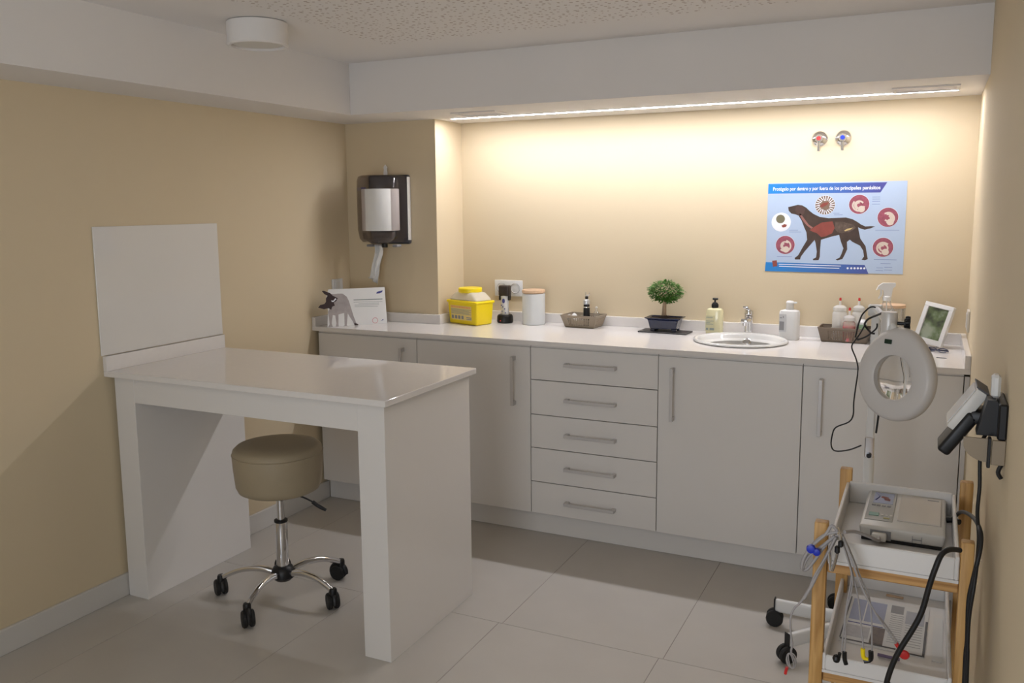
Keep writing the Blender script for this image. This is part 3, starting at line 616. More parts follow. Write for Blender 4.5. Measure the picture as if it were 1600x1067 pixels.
for k in range(1500):
    u = rnd.uniform(-1, 1); a = rnd.uniform(0, 2*PI); s = rnd.uniform(.55, 1.0)**.6
    zz = u
    cx_, cy_, cz_ = .078*s*math.sqrt(1-u*u)*math.cos(a), .066*s*math.sqrt(1-u*u)*math.sin(a), (.050 if zz > 0 else .036)*s*zz
    if zz < -.2 and rnd.random() < .3: cz_ -= rnd.uniform(0, .018)
    if rnd.random() < .10: cx_ *= 1.12; cy_ *= 1.1; cz_ *= 1.06
    c = Vector((cx_, cy_, .182+cz_)); d = Vector((cx_, cy_, cz_*.6-.02+rnd.uniform(-.02,.02))).normalized(); s_ = d.cross(Vector((rnd.uniform(-.3,.3), rnd.uniform(-.3,.3), 1))).normalized()
    Lf = rnd.uniform(.010, .016); wd = Lf*.36; nn = d.cross(s_)*Lf*.12
    v = [bm.verts.new(p) for p in (c, c+d*Lf*.5+s_*wd+nn, c+d*Lf, c+d*Lf*.5-s_*wd+nn)]; bm.faces.new(v)
o = obj('foliage', bm, leafA, t, smooth=0); o['kind'] = 'stuff'
# soap
t = thing('soap_bottle', 'yellow liquid soap bottle with black pump left of tap', 'bottle', (1.888, .478, HC))
obj('body', lathe(B(), [(0,.0005),(.036,.0005),(.038,.004),(.038,.104),(.035,.114),(.026,.120),(.014,.122),(0,.122)], seg=32, sup=.62, sy=.72), M['soap'], t)
obj('collar', lathe(B(), [(0,.122),(.014,.122),(.0155,.124),(.0155,.136),(.010,.145),(.004,.147),(.004,.158),(0,.158)], seg=28), M['black'], t)
bm = box(B(), -.011, .013, -.006, .006, .157, .166, bev=.002); obj('pump', bm, M['black'], t)
lb = obj('label', box(B(), -.035, .006, -.0288, -.0275, .018, .088), mat('soap_label', (.56,.53,.33), .5, noise=.02), t)
bm = B()
for k, (a, b2) in enumerate(((.078,.010),(.062,.014),(.055,-.002),(.048,.012))): box(bm, -.032, -.012+b2, -.0292, -.0288, a, a+.003)
box(bm, -.032, -.022, -.0292, -.0288, .022, .032); box(bm, -.016, .004, -.0292, -.0288, .022, .032)
obj('label_print', bm, M['p_text'], lb, smooth=0)
# sink + tap
t = thing('sink', 'round white ceramic sink set into the worktop', 'sink', (SX, SY, HC))
bm = B(); prof = [(.150,-.02),(.168,-.010),(.180,.0005),(.192,.0005),(.198,.004),(.197,.010),(.190,.013),(.181,.011),(.173,.002),(.155,-.035),(.112,-.075),(.05,-.092),(.024,-.094)]
lathe(bm, prof, seg=64, sy=.985)
# remove the closing disc at the outer start ring
bm.faces.ensure_lookup_table()
bmesh.ops.delete(bm, geom=[q for q in bm.faces if len(q.verts) > 10 and abs(q.calc_center_median().z+.02) < .002], context='FACES')
obj('bowl', bm, M['ceramic'], t, smooth=60)
obj('drain', lathe(B(), [(0,-.0905),(.018,-.0905),(.024,-.0925),(.024,-.094)], seg=28), M['chrome'], t)
obj('overflow', lathe(B(), [(0,0),(.018,0),(.018,.004),(.013,.007),(0,.0075)], (0,.152,-.026), 28, Matrix.Rotation(R(66), 4, 'X')), M['chrome'], t)
t = thing('tap', 'chrome single lever tap behind the sink', 'tap', (2.030, .532, HC))
bm = lathe(B(), [(0,.0005),(.023,.0005),(.023,.006),(.019,.009),(.019,.070),(.020,.078),(.020,.086),(0,.088)], seg=28); obj('tap_body', bm, M['chrome'], t)
bm = B(); q = bmesh.new(); box(q, -.016, .016, -.105, .0, -.010, .010, bev=.005, seg=2); merge(bm, q, Matrix.Translation((0,0,.066)) @ Matrix.Rotation(R(-4), 4, 'X')); cyl(bm, (0,-.092,.052), (0,-.092,.064), .010, seg=20); obj('spout', bm, M['chrome'], t)
bm = B(); lathe(bm, [(0,.088),(.019,.089),(.020,.096),(.017,.110),(0,.113)], seg=24); q = bmesh.new(); box(q, -.012, .012, -.085, .004, -.003, .004, bev=.003, seg=2); merge(bm, q, Matrix.Translation((0,-.004,.108)) @ Matrix.Rotation(R(-18), 4, 'X')); obj('lever', bm, M['chrome'], t)
obj('pop_up_rod', cyl(B(), (0,.026,.001), (0,.026,.10), .0028, seg=10), M['chrome'], t)
# white pump bottle
t = thing('pump_bottle', 'square white pump bottle right of the sink', 'bottle', (2.2185, .452, HC), (0,0,R(-12)))
obj('body', lathe(B(), [(0,.0005),(.038,.0005),(.040,.004),(.040,.118),(.037,.126),(.022,.131),(0,.131)], seg=32, sup=.45, sy=.75), M['white'], t)
obj('collar', lathe(B(), [(0,.131),(.017,.131),(.0175,.133),(.0155,.158),(0,.158)], seg=28), M['milky'], t)
bm = lathe(B(), [(0,.157),(.016,.157),(.017,.162),(.013,.168),(0,.170)], seg=24); box(bm, 0, .030, -.006, .006, .158, .165, bev=.002); obj('pump', bm, M['white'], t)
lb = obj('label', box(B(), -.034, -.004, -.0315, -.0303, .035, .112), mat('bottle_label', (.55,.55,.56), .5, noise=.02), t)
bm = box(B(), -.031, -.022, -.0319, -.0315, .094, .098); box(bm, -.018, -.014, -.0319, -.0315, .096, .104); box(bm, -.033, -.012, -.0319, -.0315, .042, .080); obj('label_print', bm, M['mgrey'], lb, smooth=0)
# basket 2 with squeeze bottles
t = thing('basket', 'dark taupe perforated basket holding squeeze bottles with red tips', 'basket', (2.445, .492, HC), (0,0,R(-2)), 'taupe baskets on the worktop')
basket(t, .180, .100, .208, .124, .058, mat('dark_taupe_plastic', (.19,.145,.105), .45, noise=.04))
def squeeze(x, y, s, lab, liquid=None, r=.030, h=.125):
    t = thing('squeeze_bottle', lab, 'bottle', (x, y, HC+.0048), group='squeeze bottles in the dark basket')
    obj('body', lathe(B(), [(0,0),(r-.002,0),(r,.003),(r,h-.012),(r-.004,h-.004),(r-.010,h),(0,h)], seg=32), M['milky2' if liquid else 'milky'], t)
    if liquid: obj('liquid', lathe(B(), [(0,.001),(r-.003,.001),(r-.001,.004),(r-.001,.064),(0,.064)], seg=32), M['redliq'], t)
    obj('screw_cap', lathe(B(), [(0,h),(r-.003,h),(r-.002,h+.002),(r-.003,h+.014),(r-.014,h+.022),(0,h+.024)], seg=32), M['milky'], t)
    obj('nozzle', lathe(B(), [(.0055,h+.02),(.0035,h+.044),(0,h+.044)], seg=16), M['milky'], t)
    obj('tip', lathe(B(), [(0,h+.043),(.0045,h+.043),(.005,h+.046),(.004,h+.055),(0,h+.056)], seg=14), M['red'], t)
squeeze(2.4185, .500, 1, 'large milky squeeze bottle with red tip, leftmost in dark basket')
squeeze(2.4930, .520, 1, 'large milky squeeze bottle with red tip, right side of dark basket', r=.027)
squeeze(2.4610, .462, 1, 'small squeeze bottle half full of red liquid in front', liquid=1, r=.026, h=.088)
t = thing('dropper_bottle', 'small white bottle with green label beside the magnifier arm', 'bottle', (2.515, .462, HC+.0048))
obj('body', lathe(B(), [(0,0),(.015,0),(.016,.003),(.016,.085),(.008,.095),(0,.096)], seg=24), M['white'], t); obj('label', cyl(B(), (0,0,.05), (0,0,.075), .0163, seg=24), mat('green_label', (.30,.45,.28), .5, noise=.1), t)
# spray bottle + glass jar
t = thing('glass_jar', 'clear glass jar with pale wooden lid behind magnifier lamp', 'jar', (2.625, .495, HC))
obj('body', lathe(B(), [(0,.0005),(.048,.0005),(.050,.003),(.050,.150),(.048,.152),(.045,.150),(.045,.006),(0,.006)], seg=40), M['clear'], t)
obj('lid', lathe(B(), [(0,.1525),(.049,.1525),(.051,.155),(.051,.164),(.049,.166),(0,.166)], seg=40), M['lidwood'], t)
t = thing('spray_bottle', 'clear spray bottle with white trigger head in front of glass jar', 'bottle', (2.605, .405, HC), (0,0,R(8)))
obj('body', lathe(B(), [(0,.0005),(.034,.0005),(.036,.004),(.036,.135),(.030,.155),(.018,.175),(.014,.192),(0,.192)], seg=36), M['clear'], t)
obj('liquid', lathe(B(), [(0,.003),(.032,.003),(.034,.006),(.034,.10),(0,.10)], seg=36), M['clear'], t)
obj('dip_tube', cyl(B(), (0,0,.01), (0,0,.19), .0025, seg=10), M['milky'], t)
obj('collar', lathe(B(), [(0,.190),(.0165,.190),(.0165,.206),(.012,.210),(0,.210)], seg=24), M['white'], t)
bm = B(); prism(bm, [(-.042,.232),(-.034,.250),(-.018,.262),(.030,.262),(.030,.250),(.020,.240),(.016,.206),(-.012,.206),(-.014,.232),(-.030,.238)], -.011, .011)
obj('trigger_head', bm, M['white'], t, smooth=0)
bm = B(); prism(bm, [(-.026,.236),(-.020,.236),(-.018,.214),(-.030,.196),(-.034,.198),(-.026,.214)], -.006, .006); obj('trigger', bm, M['white'], t, smooth=0)
# photo frame on a dark stand
t = thing('photo_frame', 'tilted white photo frame with green picture at the worktop end', 'photo frame', (2.781, .445, .998), (0,0,0))
t.rotation_euler = (Matrix.Rotation(R(-25), 4, 'Z') @ Matrix.Rotation(R(-16), 4, 'X') @ Matrix.Rotation(R(9), 4, 'Y')).to_euler()
bm = B(); fw, fh, fb = .0595, .084, .0175
for q in ((-fw,fw,fh-fb,fh),(-fw,fw,-fh,-fh+fb*1.2),(-fw,-fw+fb,-fh+fb*1.2,fh-fb),(fw-fb,fw,-fh+fb*1.2,fh-fb)): box(bm, q[0], q[1], 0, .020, q[2], q[3], bev=.0015)
obj('frame', bm, M['white'], t)
pm = mat('photo_print', (.2,.3,.15), .5); nt = pm.node_tree; tc = nt.nodes.new('ShaderNodeTexCoord'); n = nt.nodes.new('ShaderNodeTexNoise'); n.inputs['Scale'].default_value = 22; n.inputs['Detail'].default_value = 3
rp = nt.nodes.new('ShaderNodeValToRGB'); rp.color_ramp.elements[0].color = (.03,.05,.02,1); rp.color_ramp.elements[1].color = (.60,.66,.50,1); e = rp.color_ramp.elements.new(.5); e.color = (.22,.32,.12,1); rp.color_ramp.elements[0].position = .35; rp.color_ramp.elements[2].position = .65
nt.links.new(tc.outputs['Object'], n.inputs['Vector']); nt.links.new(n.outputs['Fac'], rp.inputs[0]); nt.links.new(rp.outputs[0], nt.nodes['Principled BSDF'].inputs['Base Color'])
obj('picture', box(B(), -fw+fb, fw-fb, .008, .010, -fh+fb*1.2, fh-fb), pm, t, smooth=0)
obj('glazing', box(B(), -fw+fb, fw-fb, .005, .006, -fh+fb*1.2, fh-fb), clear('frame_glass', (.96,.97,.97), .20), t, smooth=0)
obj('back_board', box(B(), -fw+.003, fw-.003, .0105, .019, -fh+.003, fh-.003), M['dgrey'], t, smooth=0)
obj('easel_leg', tube(B(), [(0,.02,.03),(.0,.045,-.055)], .004), M['dgrey'], t)
t = thing('folded_glasses', 'dark blue folded spectacles under the white photo frame', 'spectacles', (2.800, .335, HC), (0,0,R(-28)))
bm = B()
for sx in (-1, 1):
    tube(bm, [(sx*.022+.018*math.cos(a), .006*math.sin(a), .009+.0065*math.sin(a)) for a in [2*PI*i/12 for i in range(13)]], .0022, seg=6, n=2)
tube(bm, [(-.005,0,.019),(.005,0,.019)], .002, seg=6); obj('frame', bm, M['navyp'], t)
bm = tube(B(), [(-.040,.0,.012),(-.03,.02,.006),(.035,.022,.004)], .003, seg=6); obj('temple', bm, M['navyp'], t)
bm = tube(B(), [(.040,.0,.012),(.03,.012,.008),(-.035,.014,.003)], .003, seg=6); obj('temple', bm, M['navyp'], t)
tag(obj('metal_key', box(B(), -.018, .018, -.004, .004, .0003, .003, bev=.001), M['mgrey'], None, (2.815, .19, HC), (0,0,R(-5))), 'small grey metal clip lying near the worktop edge', 'clip')

# =============== STOOL ===============
SXX, SYY = .575, -.965
t = thing('stool', 'round beige upholstered rolling stool under the table', 'stool', (SXX, SYY, 0))
obj('seat', lathe(B(), [(0,.428),(.135,.428),(.150,.436),(.158,.455),(.164,.520),(.167,.575),(.163,.592),(.150,.604),(.10,.611),(0,.613)], seg=64), M['vinyl'], t, smooth=60)
obj('piping', lathe(B(), [(.1665,.574),(.1685,.5765),(.1665,.579)], seg=64), M['vinyl'], t, smooth=60)
obj('tag', box(B(), -.169, -.166, -.006, .006, .556, .574), M['black'], t)
obj('seat_plate', box(B(), -.07, .07, -.07, .07, .412, .428, bev=.003), M['black'], t)
obj('gas_rod', cyl(B(), (0,0,.29), (0,0,.413), .0145, seg=24), M['chrome'], t)
obj('gas_sleeve', lathe(B(), [(.022,.12),(.0235,.13),(.0235,.300),(.022,.305),(.015,.306)], seg=28), M['chrome'], t)
obj('sleeve_cap', lathe(B(), [(.0235,.300),(.0255,.302),(.0255,.309),(.016,.312)], seg=28), M['black'], t)
obj('hub', lathe(B(), [(0,.070),(.030,.070),(.045,.084),(.045,.104),(.036,.122),(.026,.128),(0,.128)], seg=30), M['black'], t)
bm = tube(B(), [(.03,.02,.414),(.075,.05,.390),(.10,.068,.372)], .0035, seg=8); tube(bm, [(.10,.068,.372),(.115,.078,.356),(.142,.094,.336)], lambda u: .0075 if u < .8 else .006, seg=10); obj('height_lever', bm, M['black'], t)
for ang in (203, 279, 357, 64, 133):
    a = R(ang); c, s = math.cos(a), math.sin(a); rr_ = .245
    lg = obj('leg', tube(B(), [(.030*c,.030*s,.098), (.09*c,.09*s,.112), (.16*c,.16*s,.108), (.215*c,.215*s,.088), (rr_*c,rr_*s,.070)], lambda u: .0125-.002*u, seg=14, n=5), M['chrome'], t, smooth=60)
    cs = obj('castor', lathe(B(), [(0,.045),(.013,.045),(.0145,.05),(.0145,.078),(.012,.084),(0,.085)], (rr_*c, rr_*s, 0), 20), M['black'], t)
    tw = R(ang*2.3+40); wc = Vector((rr_*c+.012*math.cos(tw), rr_*s+.012*math.sin(tw), .0315)); ax = Vector((-math.sin(tw), math.cos(tw), 0))
    for sg in (-1, 1):
        o = obj('wheel', cyl(B(), wc+ax*sg*.004, wc+ax*sg*.022, .031, seg=24, bev=.004), M['rubber'], cs)
    bm = B(); hood = [wc+Vector((math.cos(tw)*.033*math.cos(q), math.sin(tw)*.033*math.cos(q), .033*math.sin(q))) for q in [R(-10+k*200/8) for k in range(9)]]
    tube(bm, hood, .009, seg=8, n=2); obj('hood', bm, M['black'], cs)

# =============== MAGNIFIER LAMP ===============
HX, HY = 2.609, -.424
t = thing('magnifier_lamp', 'white round magnifier lamp on wheeled floor stand by the trolley', 'magnifier lamp', (HX, HY, 0))
obj('base_hub', lathe(B(), [(0,.055),(.040,.055),(.045,.06),(.045,.105),(.035,.115),(0,.115)], seg=32), M['white'], t)
for ang in (178, 229, 295, 50, 112):
    a = R(ang); c, s = math.cos(a), math.sin(a); Lr = .285 if ang == 178 else .315 if ang == 229 else .25
    bm = box(B(), .03, Lr, -.011, .011, .052, .100, bev=.009, seg=3); bmesh.ops.transform(bm, matrix=Matrix.Rotation(a, 4, 'Z'), verts=bm.verts)
    lg = obj('leg', bm, M['white'], t)
    bm = box(B(), Lr-.001, Lr+.003, -.0115, .0115, .050, .102, bev=.001); bmesh.ops.transform(bm, matrix=Matrix.Rotation(a, 4, 'Z'), verts=bm.verts); obj('end_cap', bm, M['black'], lg)
    cs = obj('castor', cyl(B(), ((Lr-.01)*c, (Lr-.01)*s, .040), ((Lr-.01)*c, (Lr-.01)*s, .054), .008, seg=14), M['black'], lg) if False else obj('castor', cyl(B(), ((Lr-.01)*c, (Lr-.01)*s, .036), ((Lr-.01)*c, (Lr-.01)*s, .0525), .009, seg=14), M['black'], t)
    tw = {178: R(185), 229: R(215)}.get(ang, R(ang+75)); wc = Vector(((Lr-.01)*c+.010*math.cos(tw), (Lr-.01)*s+.010*math.sin(tw), .030)); ax = Vector((-math.sin(tw), math.cos(tw), 0))
    for sg in (-1, 1): obj('wheel', cyl(B(), wc+ax*sg*.003, wc+ax*sg*.019, .0295, seg=24, bev=.004), M['rubber'], cs)
obj('pole', cyl(B(), (0,0,.11), (0,0,.66), .0165, seg=24), M['white'], t)
bm = box(B(), -.0145, .0145, -.016, .016, .655, .725, bev=.003); obj('pole_bracket', bm, M['chrome'], t)
obj('bracket_screw', cyl(B(), (-.0,-.016,.664), (0,-.024,.664), .008, seg=16), M['black'], t)
obj('arm', box(B(), -.013, .013, -.011, .011, .70, 1.135, bev=.004), M['white'], t)
bm = cyl(B(), (-.024,0,1.142), (.020,0,1.142), .020, seg=28, bev=.004); obj('elbow', bm, M['white'], t)
# upper arm reaching forward to the head bracket
HB = Vector((2.667-HX, -.905-HY, 1.165))
bm = B(); d = HB-Vector((0,-.01,1.147)); q = bmesh.new(); box(q, -.009, .009, -.010, .010, 0, d.length-.02, bev=.004); merge(bm, q, Matrix.Translation((0,-.01,1.147)) @ align(d)); obj('arm', bm, M['white'], t)
obj('head_bracket', lathe(B(), [(0,-.040),(.019,-.040),(.021,-.036),(.021,.026),(.019,.030),(0,.030)], HB, 28), mat('bracket_silver', (.66, .64, .62), .35, .2, noise=.03), t)
bm = B(); kc = HB+Vector((.044, -.004, .0))
cyl(bm, HB+Vector((.02,-.002,0)), kc, .005, seg=12)
for k in range(5):
    a = 2*PI*k/5+.3; p = kc+Vector((.002, math.cos(a)*.014, math.sin(a)*.014)); lathe(bm, [(0,-.007),(.006,-.006),(.0075,0),(.006,.006),(0,.007)], p, 12, Matrix.Rotation(PI/2, 4, 'Y'))
cyl(bm, kc-Vector((.007,0,0)), kc+Vector((.008,0,0)), .014, seg=20); obj('knob', bm, M['black'], t)
# head: ring body with lens
nrm = Vector((-.60, -.79, .10)).normalized(); hc = Vector((2.693-HX, -.950-HY, 1.024))
Mh = Matrix.Translation(hc) @ align(nrm)
# local frame: z = normal; find local 'up'
Mi = Mh.inverted().to_3x3(); upl = Mi @ Vector((0,0,1)); upl.z = 0; upl.normalize()
bm = B(); q = bmesh.new()
Rl, Ro = .060, .116
N = 72; rings = []
prf = [(Rl,-.016),(Rl,.016),(Rl+.006,.020),(Ro-.012,.020),(Ro-.003,.014),(Ro,.004),(Ro,-.010),(Ro-.006,-.018),(Rl+.006,-.020)]
for r_, z_ in prf:
    ring = []
    for i in range(N):
        a = 2*PI*i/N; v = Vector((math.cos(a), math.sin(a), 0)); k = max(0, v.dot(upl))
        ext = 1+(.16*k**5)*(max(0, (r_-Rl))/(Ro-Rl))
        ring.append(q.verts.new((v.x*r_*ext, v.y*r_*ext, z_)))
    rings.append(ring)
for i in range(len(rings)):
    a, b2 = rings[i], rings[(i+1) % len(rings)]
    for k in range(N): q.faces.new((a[k], a[(k+1) % N], b2[(k+1) % N], b2[k]))
merge(bm, q, Mh); hd = obj('lamp_head', bm, mat('warm_white_plastic', (.60,.575,.555), .35, noise=.02), t, smooth=45)
lens = mat('lens_glass', (1,1,1), .0, trans=1, ior=1.5)
bm = B(); q = bmesh.new(); pf = [(0,-.007)]+[(Rl*s_, -.007*(1-s_**2)-.001) for s_ in (.3,.6,.85,.995)]+[(Rl*s_, .007*(1-s_**2)+.001) for s_ in (.995,.85,.6,.3)]+[(0,.008)]
lathe(q, pf, seg=48); merge(bm, q, Mh); obj('lens', bm, lens, hd, smooth=60)
bm = B(); q = bmesh.new(); c0 = upl*.094; box(q, -.011, .011, -.006, .006, .0195, .0235, bev=.001)
merge(bm, q, Mh @ Matrix.Translation(c0+upl.cross(Vector((0,0,1)))*-.022) @ Matrix.Rotation(math.atan2(upl.y, upl.x)-PI/2, 4, 'Z')); obj('rocker_switch', bm, mat('green_black_switch', (.01,.035,.02), .3, noise=.1), hd)
bm = B(); tube(bm, [hc+Vector((-.012,.018,.105)), hc+Vector((-.016,.03,.13)), HB+Vector((0,0,-.03))], .013, seg=14); obj('neck', bm, M['white'], t)
for i, (pts, r_) in enumerate((([[2.616,-0.6,1.171],[2.608,-0.6,1.173],[2.598,-0.6,1.17],[2.588,-0.6,1.16],[2.578,-0.6,1.146],[2.572,-0.6,1.128],[2.568,-0.6,1.113],[2.565,-0.6,1.094],[2.562,-0.6,1.076]], .0024), ([[2.669,-0.82,1.18],[2.65,-0.78,1.179],[2.626,-0.7,1.16],[2.602,-0.66,1.144],[2.591,-0.63,1.129],[2.588,-0.61,1.117],[2.596,-0.6,1.103],[2.607,-0.6,1.092],[2.617,-0.6,1.091]], .0032), ([[2.623,-0.62,1.125],[2.622,-0.62,1.111],[2.608,-0.62,1.095],[2.592,-0.62,1.082],[2.574,-0.62,1.074],[2.565,-0.62,1.075]], .0024), ([[2.587,-0.585,1.114],[2.575,-0.585,1.089],[2.562,-0.585,1.067],[2.553,-0.585,1.051],[2.553,-0.585,1.037],[2.566,-0.585,1.006],[2.573,-0.585,0.973],[2.569,-0.585,0.921],[2.565,-0.585,0.869],[2.565,-0.585,0.828],[2.553,-0.585,0.804],[2.516,-0.585,0.783],[2.506,-0.585,0.758],[2.504,-0.585,0.723],[2.517,-0.585,0.706],[2.557,-0.585,0.714],[2.593,-0.585,0.733]], .0022))):
    obj('cord', tube(B(), [Vector(p)-Vector((HX,HY,0)) for p in pts], r_, seg=8), M['cord'], t, smooth=60)
obj('cord', tube(B(), [(.022,-.008,.94),(.026,-.010,.86),(.022,-.012,.79),(.018,-.012,.74)], .0032, seg=8), M['cord'], t, smooth=60)

# =============== TROLLEY ===============
t = thing('trolley', 'pine trolley with white trays in the right foreground', 'trolley', (2.72, -1.41, 0))
TX0, TX1, TY0, TY1 = 2.598, 2.842, -1.612, -1.205
def loc(x, y): return (x-2.72, y+1.41)
posts = [(2.570,2.597,-1.614,-1.588), (2.8425,2.866,-1.614,-1.588), (2.583,2.611,-1.203,-1.177), (2.8505,2.8785,-1.203,-1.177)]
for a, b_, c, d in posts:
    (x0, y0), (x1, y1) = loc(a, c), loc(b_, d)
    obj('post', box(B(), x0, x1, y0, y1, .0, .831, bev=.003, seg=2), M['pine'], t)
def tray(z0, z1, name='tray', x0=2.600, x1=2.8415, y0=-1.612, y1=-1.205):
    (a, c), (b_, d) = loc(x0, y0), loc(x1, y1); w_ = .0075
    bm = box(B(), a, b_, c, d, z0, z0+.006)
    box(bm, a, a+w_, c, d, z0+.006, z1, bev=.002); box(bm, b_-w_, b_, c, d, z0+.006, z1, bev=.002)
    box(bm, a+w_, b_-w_, c, c+w_, z0+.006, z1-.004, bev=.002); box(bm, a+w_, b_-w_, d-w_, d, z0+.006, z1+.004, bev=.002)
    return obj(name, bm, M['ltray'], t)
tray(.745, .800); tray(.503, .546, x0=2.596, y1=-1.150); tray(.235, .278, x0=2.594)
for z in (.7445, .5025, .2345):
    for yy in (-1.606, -1.195):
        (a, c), (b_, d) = loc(2.598, yy), loc(2.842, yy+.014)
        obj('crossbar', box(B(), a, b_, c, d, z-.022, z, bev=.002), M['woodx'] if 'woodx' in M else wood('pine_rail', (.58,.33,.12), (.36,.17,.05), (.06,1,1), 60), t)
# ECG machine on the top tray
t = thing('ecg_recorder', 'light grey recorder with small screen on the top trolley tray', 'medical recorder', (2.735, -1.335, .7512), (0,0,R(-1)))
hw_, hd_ = .086, .132
bm = B(); taper(bm, .008, .036, 2*hw_-.008, 2*hd_-.006, 2*hw_, 2*hd_, bev=.006); obj('case', bm, M['greyp'], t)
obj('base_shadow', box(B(), -hw_+.006, hw_-.006, -hd_+.008, hd_-.008, .0003, .0085), M['black'], t)  # black slab stands in for the shadow under the case
obj('paper_hatch', box(B(), -.012, hw_-.010, -hd_+.055, hd_-.020, .0355, .0385, bev=.0015), mat('hatch_grey', (.60,.565,.52), .4, noise=.01), t)
pn = obj('control_panel', box(B(), -hw_+.008, -.020, -hd_+.040, hd_-.014, .0355, .0375, bev=.001), mat('panel_grey', (.40,.40,.38), .3, noise=.02), t)
obj('screen', box(B(), -hw_+.017, -.026, .028, hd_-.024, .0375, .0381), mat('lcd_blue', (.32,.36,.50), .15, noise=.25, nscale=40), pn, smooth=0)
bm = B(); rnd = random.Random(2)
for k in range(5): tube(bm, [(-.056+.006*k+rnd.uniform(-.004,.004), .075-.006*k, .0385), (-.044+rnd.uniform(-.006,.006), .070-.004*k, .0385), (-.034+rnd.uniform(-.006,.003), .060-.002*k, .0385)], .0022, seg=5, flat=.3)
obj('screen_print', bm, M['p_trach'], pn)
obj('screen_arc', tube(B(), [(-.064,.100,.0386),(-.058,.075,.0386),(-.064,.048,.0386)], .0016, seg=5), M['p_navy'], pn)
for k in range(4): obj('key', box(B(), -.070+.011*k, -.062+.011*k, .006, .016, .0375, .0386, bev=.0008), M['mgrey'], pn)
obj('key', box(B(), -.071, -.050, -.066, -.044, .0375, .0387, bev=.001), mat('green_key', (.20,.36,.30), .4, noise=.02), pn)
obj('key', box(B(), -.040, -.027, -.078, -.070, .0375, .0387, bev=.001), mat('yellow_key', (.45,.42,.18), .4, noise=.02), pn)
for k in range(3): obj('key', box(B(), -.046+.009*k, -.040+.009*k, -.060, -.050, .0375, .0386, bev=.0008), M['greyp'], pn)
obj('port', box(B(), -.062, -.020, -hd_-.001, -hd_+.004, .008, .028), M['mgrey'], t, smooth=0)
bm = box(B(), -.058, -.028, -hd_-.022, -hd_-.0012, .010, .026, bev=.004, seg=2); obj('lead_plug', bm, M['greyp'], t)
bm = B()
for k in range(2): box(bm, .022+.018*k, .023+.018*k, -hd_-.0006, -hd_+.001, .012, .026)
box(bm, .022, .041, -hd_-.0006, -hd_+.001, .018, .019); obj('emblem', bm, M['mgrey'], t, smooth=0)
obj('print', box(B(), hw_-.04, hw_-.016, .09, .096, .0385, .0388), M['mgrey'], t, smooth=0)
bm = tube(B(), [Vector((2.822,-1.318,.7735))-Vector((2.735,-1.335,.7512)), Vector((2.835,-1.320,.776))-Vector((2.735,-1.335,.7512)), Vector((2.848,-1.33,.777))-Vector((2.735,-1.335,.7512))], .0065, seg=12); obj('power_plug', bm, M['black'], t)
# leaflet and clip on lower tray
t = thing('leaflet', 'printed blue and white leaflet lying in the lower trolley tray', 'leaflet', (2.708, -1.350, .5094), (0,0,R(-2)))
obj('sheet', box(B(), -.088, .088, -.122, .128, 0, .0012), M['paper'], t, smooth=0)
bluep = mat('print_soft_blue', (.33,.36,.50), .5, noise=.06, nscale=30)
def pt(nm, x0, x1, y0, y1, m_): obj(nm, box(B(), x0, x1, y0, y1, .0012, .0016), m_, t, smooth=0)
pt('blue_panel', -.080, -.050, .0, .118, bluep); pt('blue_panel', -.047, -.004, .0, .116, bluep)
pt('photo_block', -.026, .002, -.105, -.020, M['p_gut']); pt('photo_block', .006, .034, .075, .118, M['mgrey'])
pt('text_block', -.080, -.030, -.090, -.030, mat('print_lined', (.50,.49,.50), .6, noise=.2, nscale=80)); pt('text_block', .040, .080, .030, .100, mat('print_pale', (.45,.47,.52), .6, noise=.1, nscale=60))
pt('black_rule', -.086, .030, -.112, -.106, M['dgrey']); pt('black_rule', .050, .088, -.120, -.114, M['dgrey']); pt('black_rule', .083, .088, -.114, .06, M['dgrey']); pt('black_rule', -.088, -.0855, -.105, .126, M['dgrey'])
pt('blue_rule', -.080, -.004, -.018, -.014, M['p_navy'])
bm = B()
for k in range(14): box(bm, .008, .036, .062-.011*k, .0635-.011*k, .0012, .0015)
for k in range(9): box(bm, .042, .078, .020-.013*k, .0215-.013*k, .0012, .0015)
obj('text_line', bm, M['mgrey'], t, smooth=0)
tag(obj('wooden_spatula', box(B(), -.020, .020, -.005, .005, 0, .003, bev=.0014), M['lidwood'], None, (2.722, -1.178, .5094), (0,0,R(-4))), 'short wooden spatula above the leaflet in lower tray', 'spatula')
tag(obj('side_note', box(B(), -.010, .010, -.11, .11, 0, .001), M['paper'], None, (2.818, -1.370, .5094), (0,0,R(-1)), smooth=0), 'narrow white printed strip right of the leaflet', 'paper')
tag(obj('purple_pen', tube(B(), [(-.022,0,.004),(.022,0,.004)], .0035, seg=10), mat('purple_plastic', (.20,.15,.26), .4, noise=.05), None, (2.722, -1.508, .5094), (0,0,R(-6))), 'short purple marker below the leaflet', 'marker')
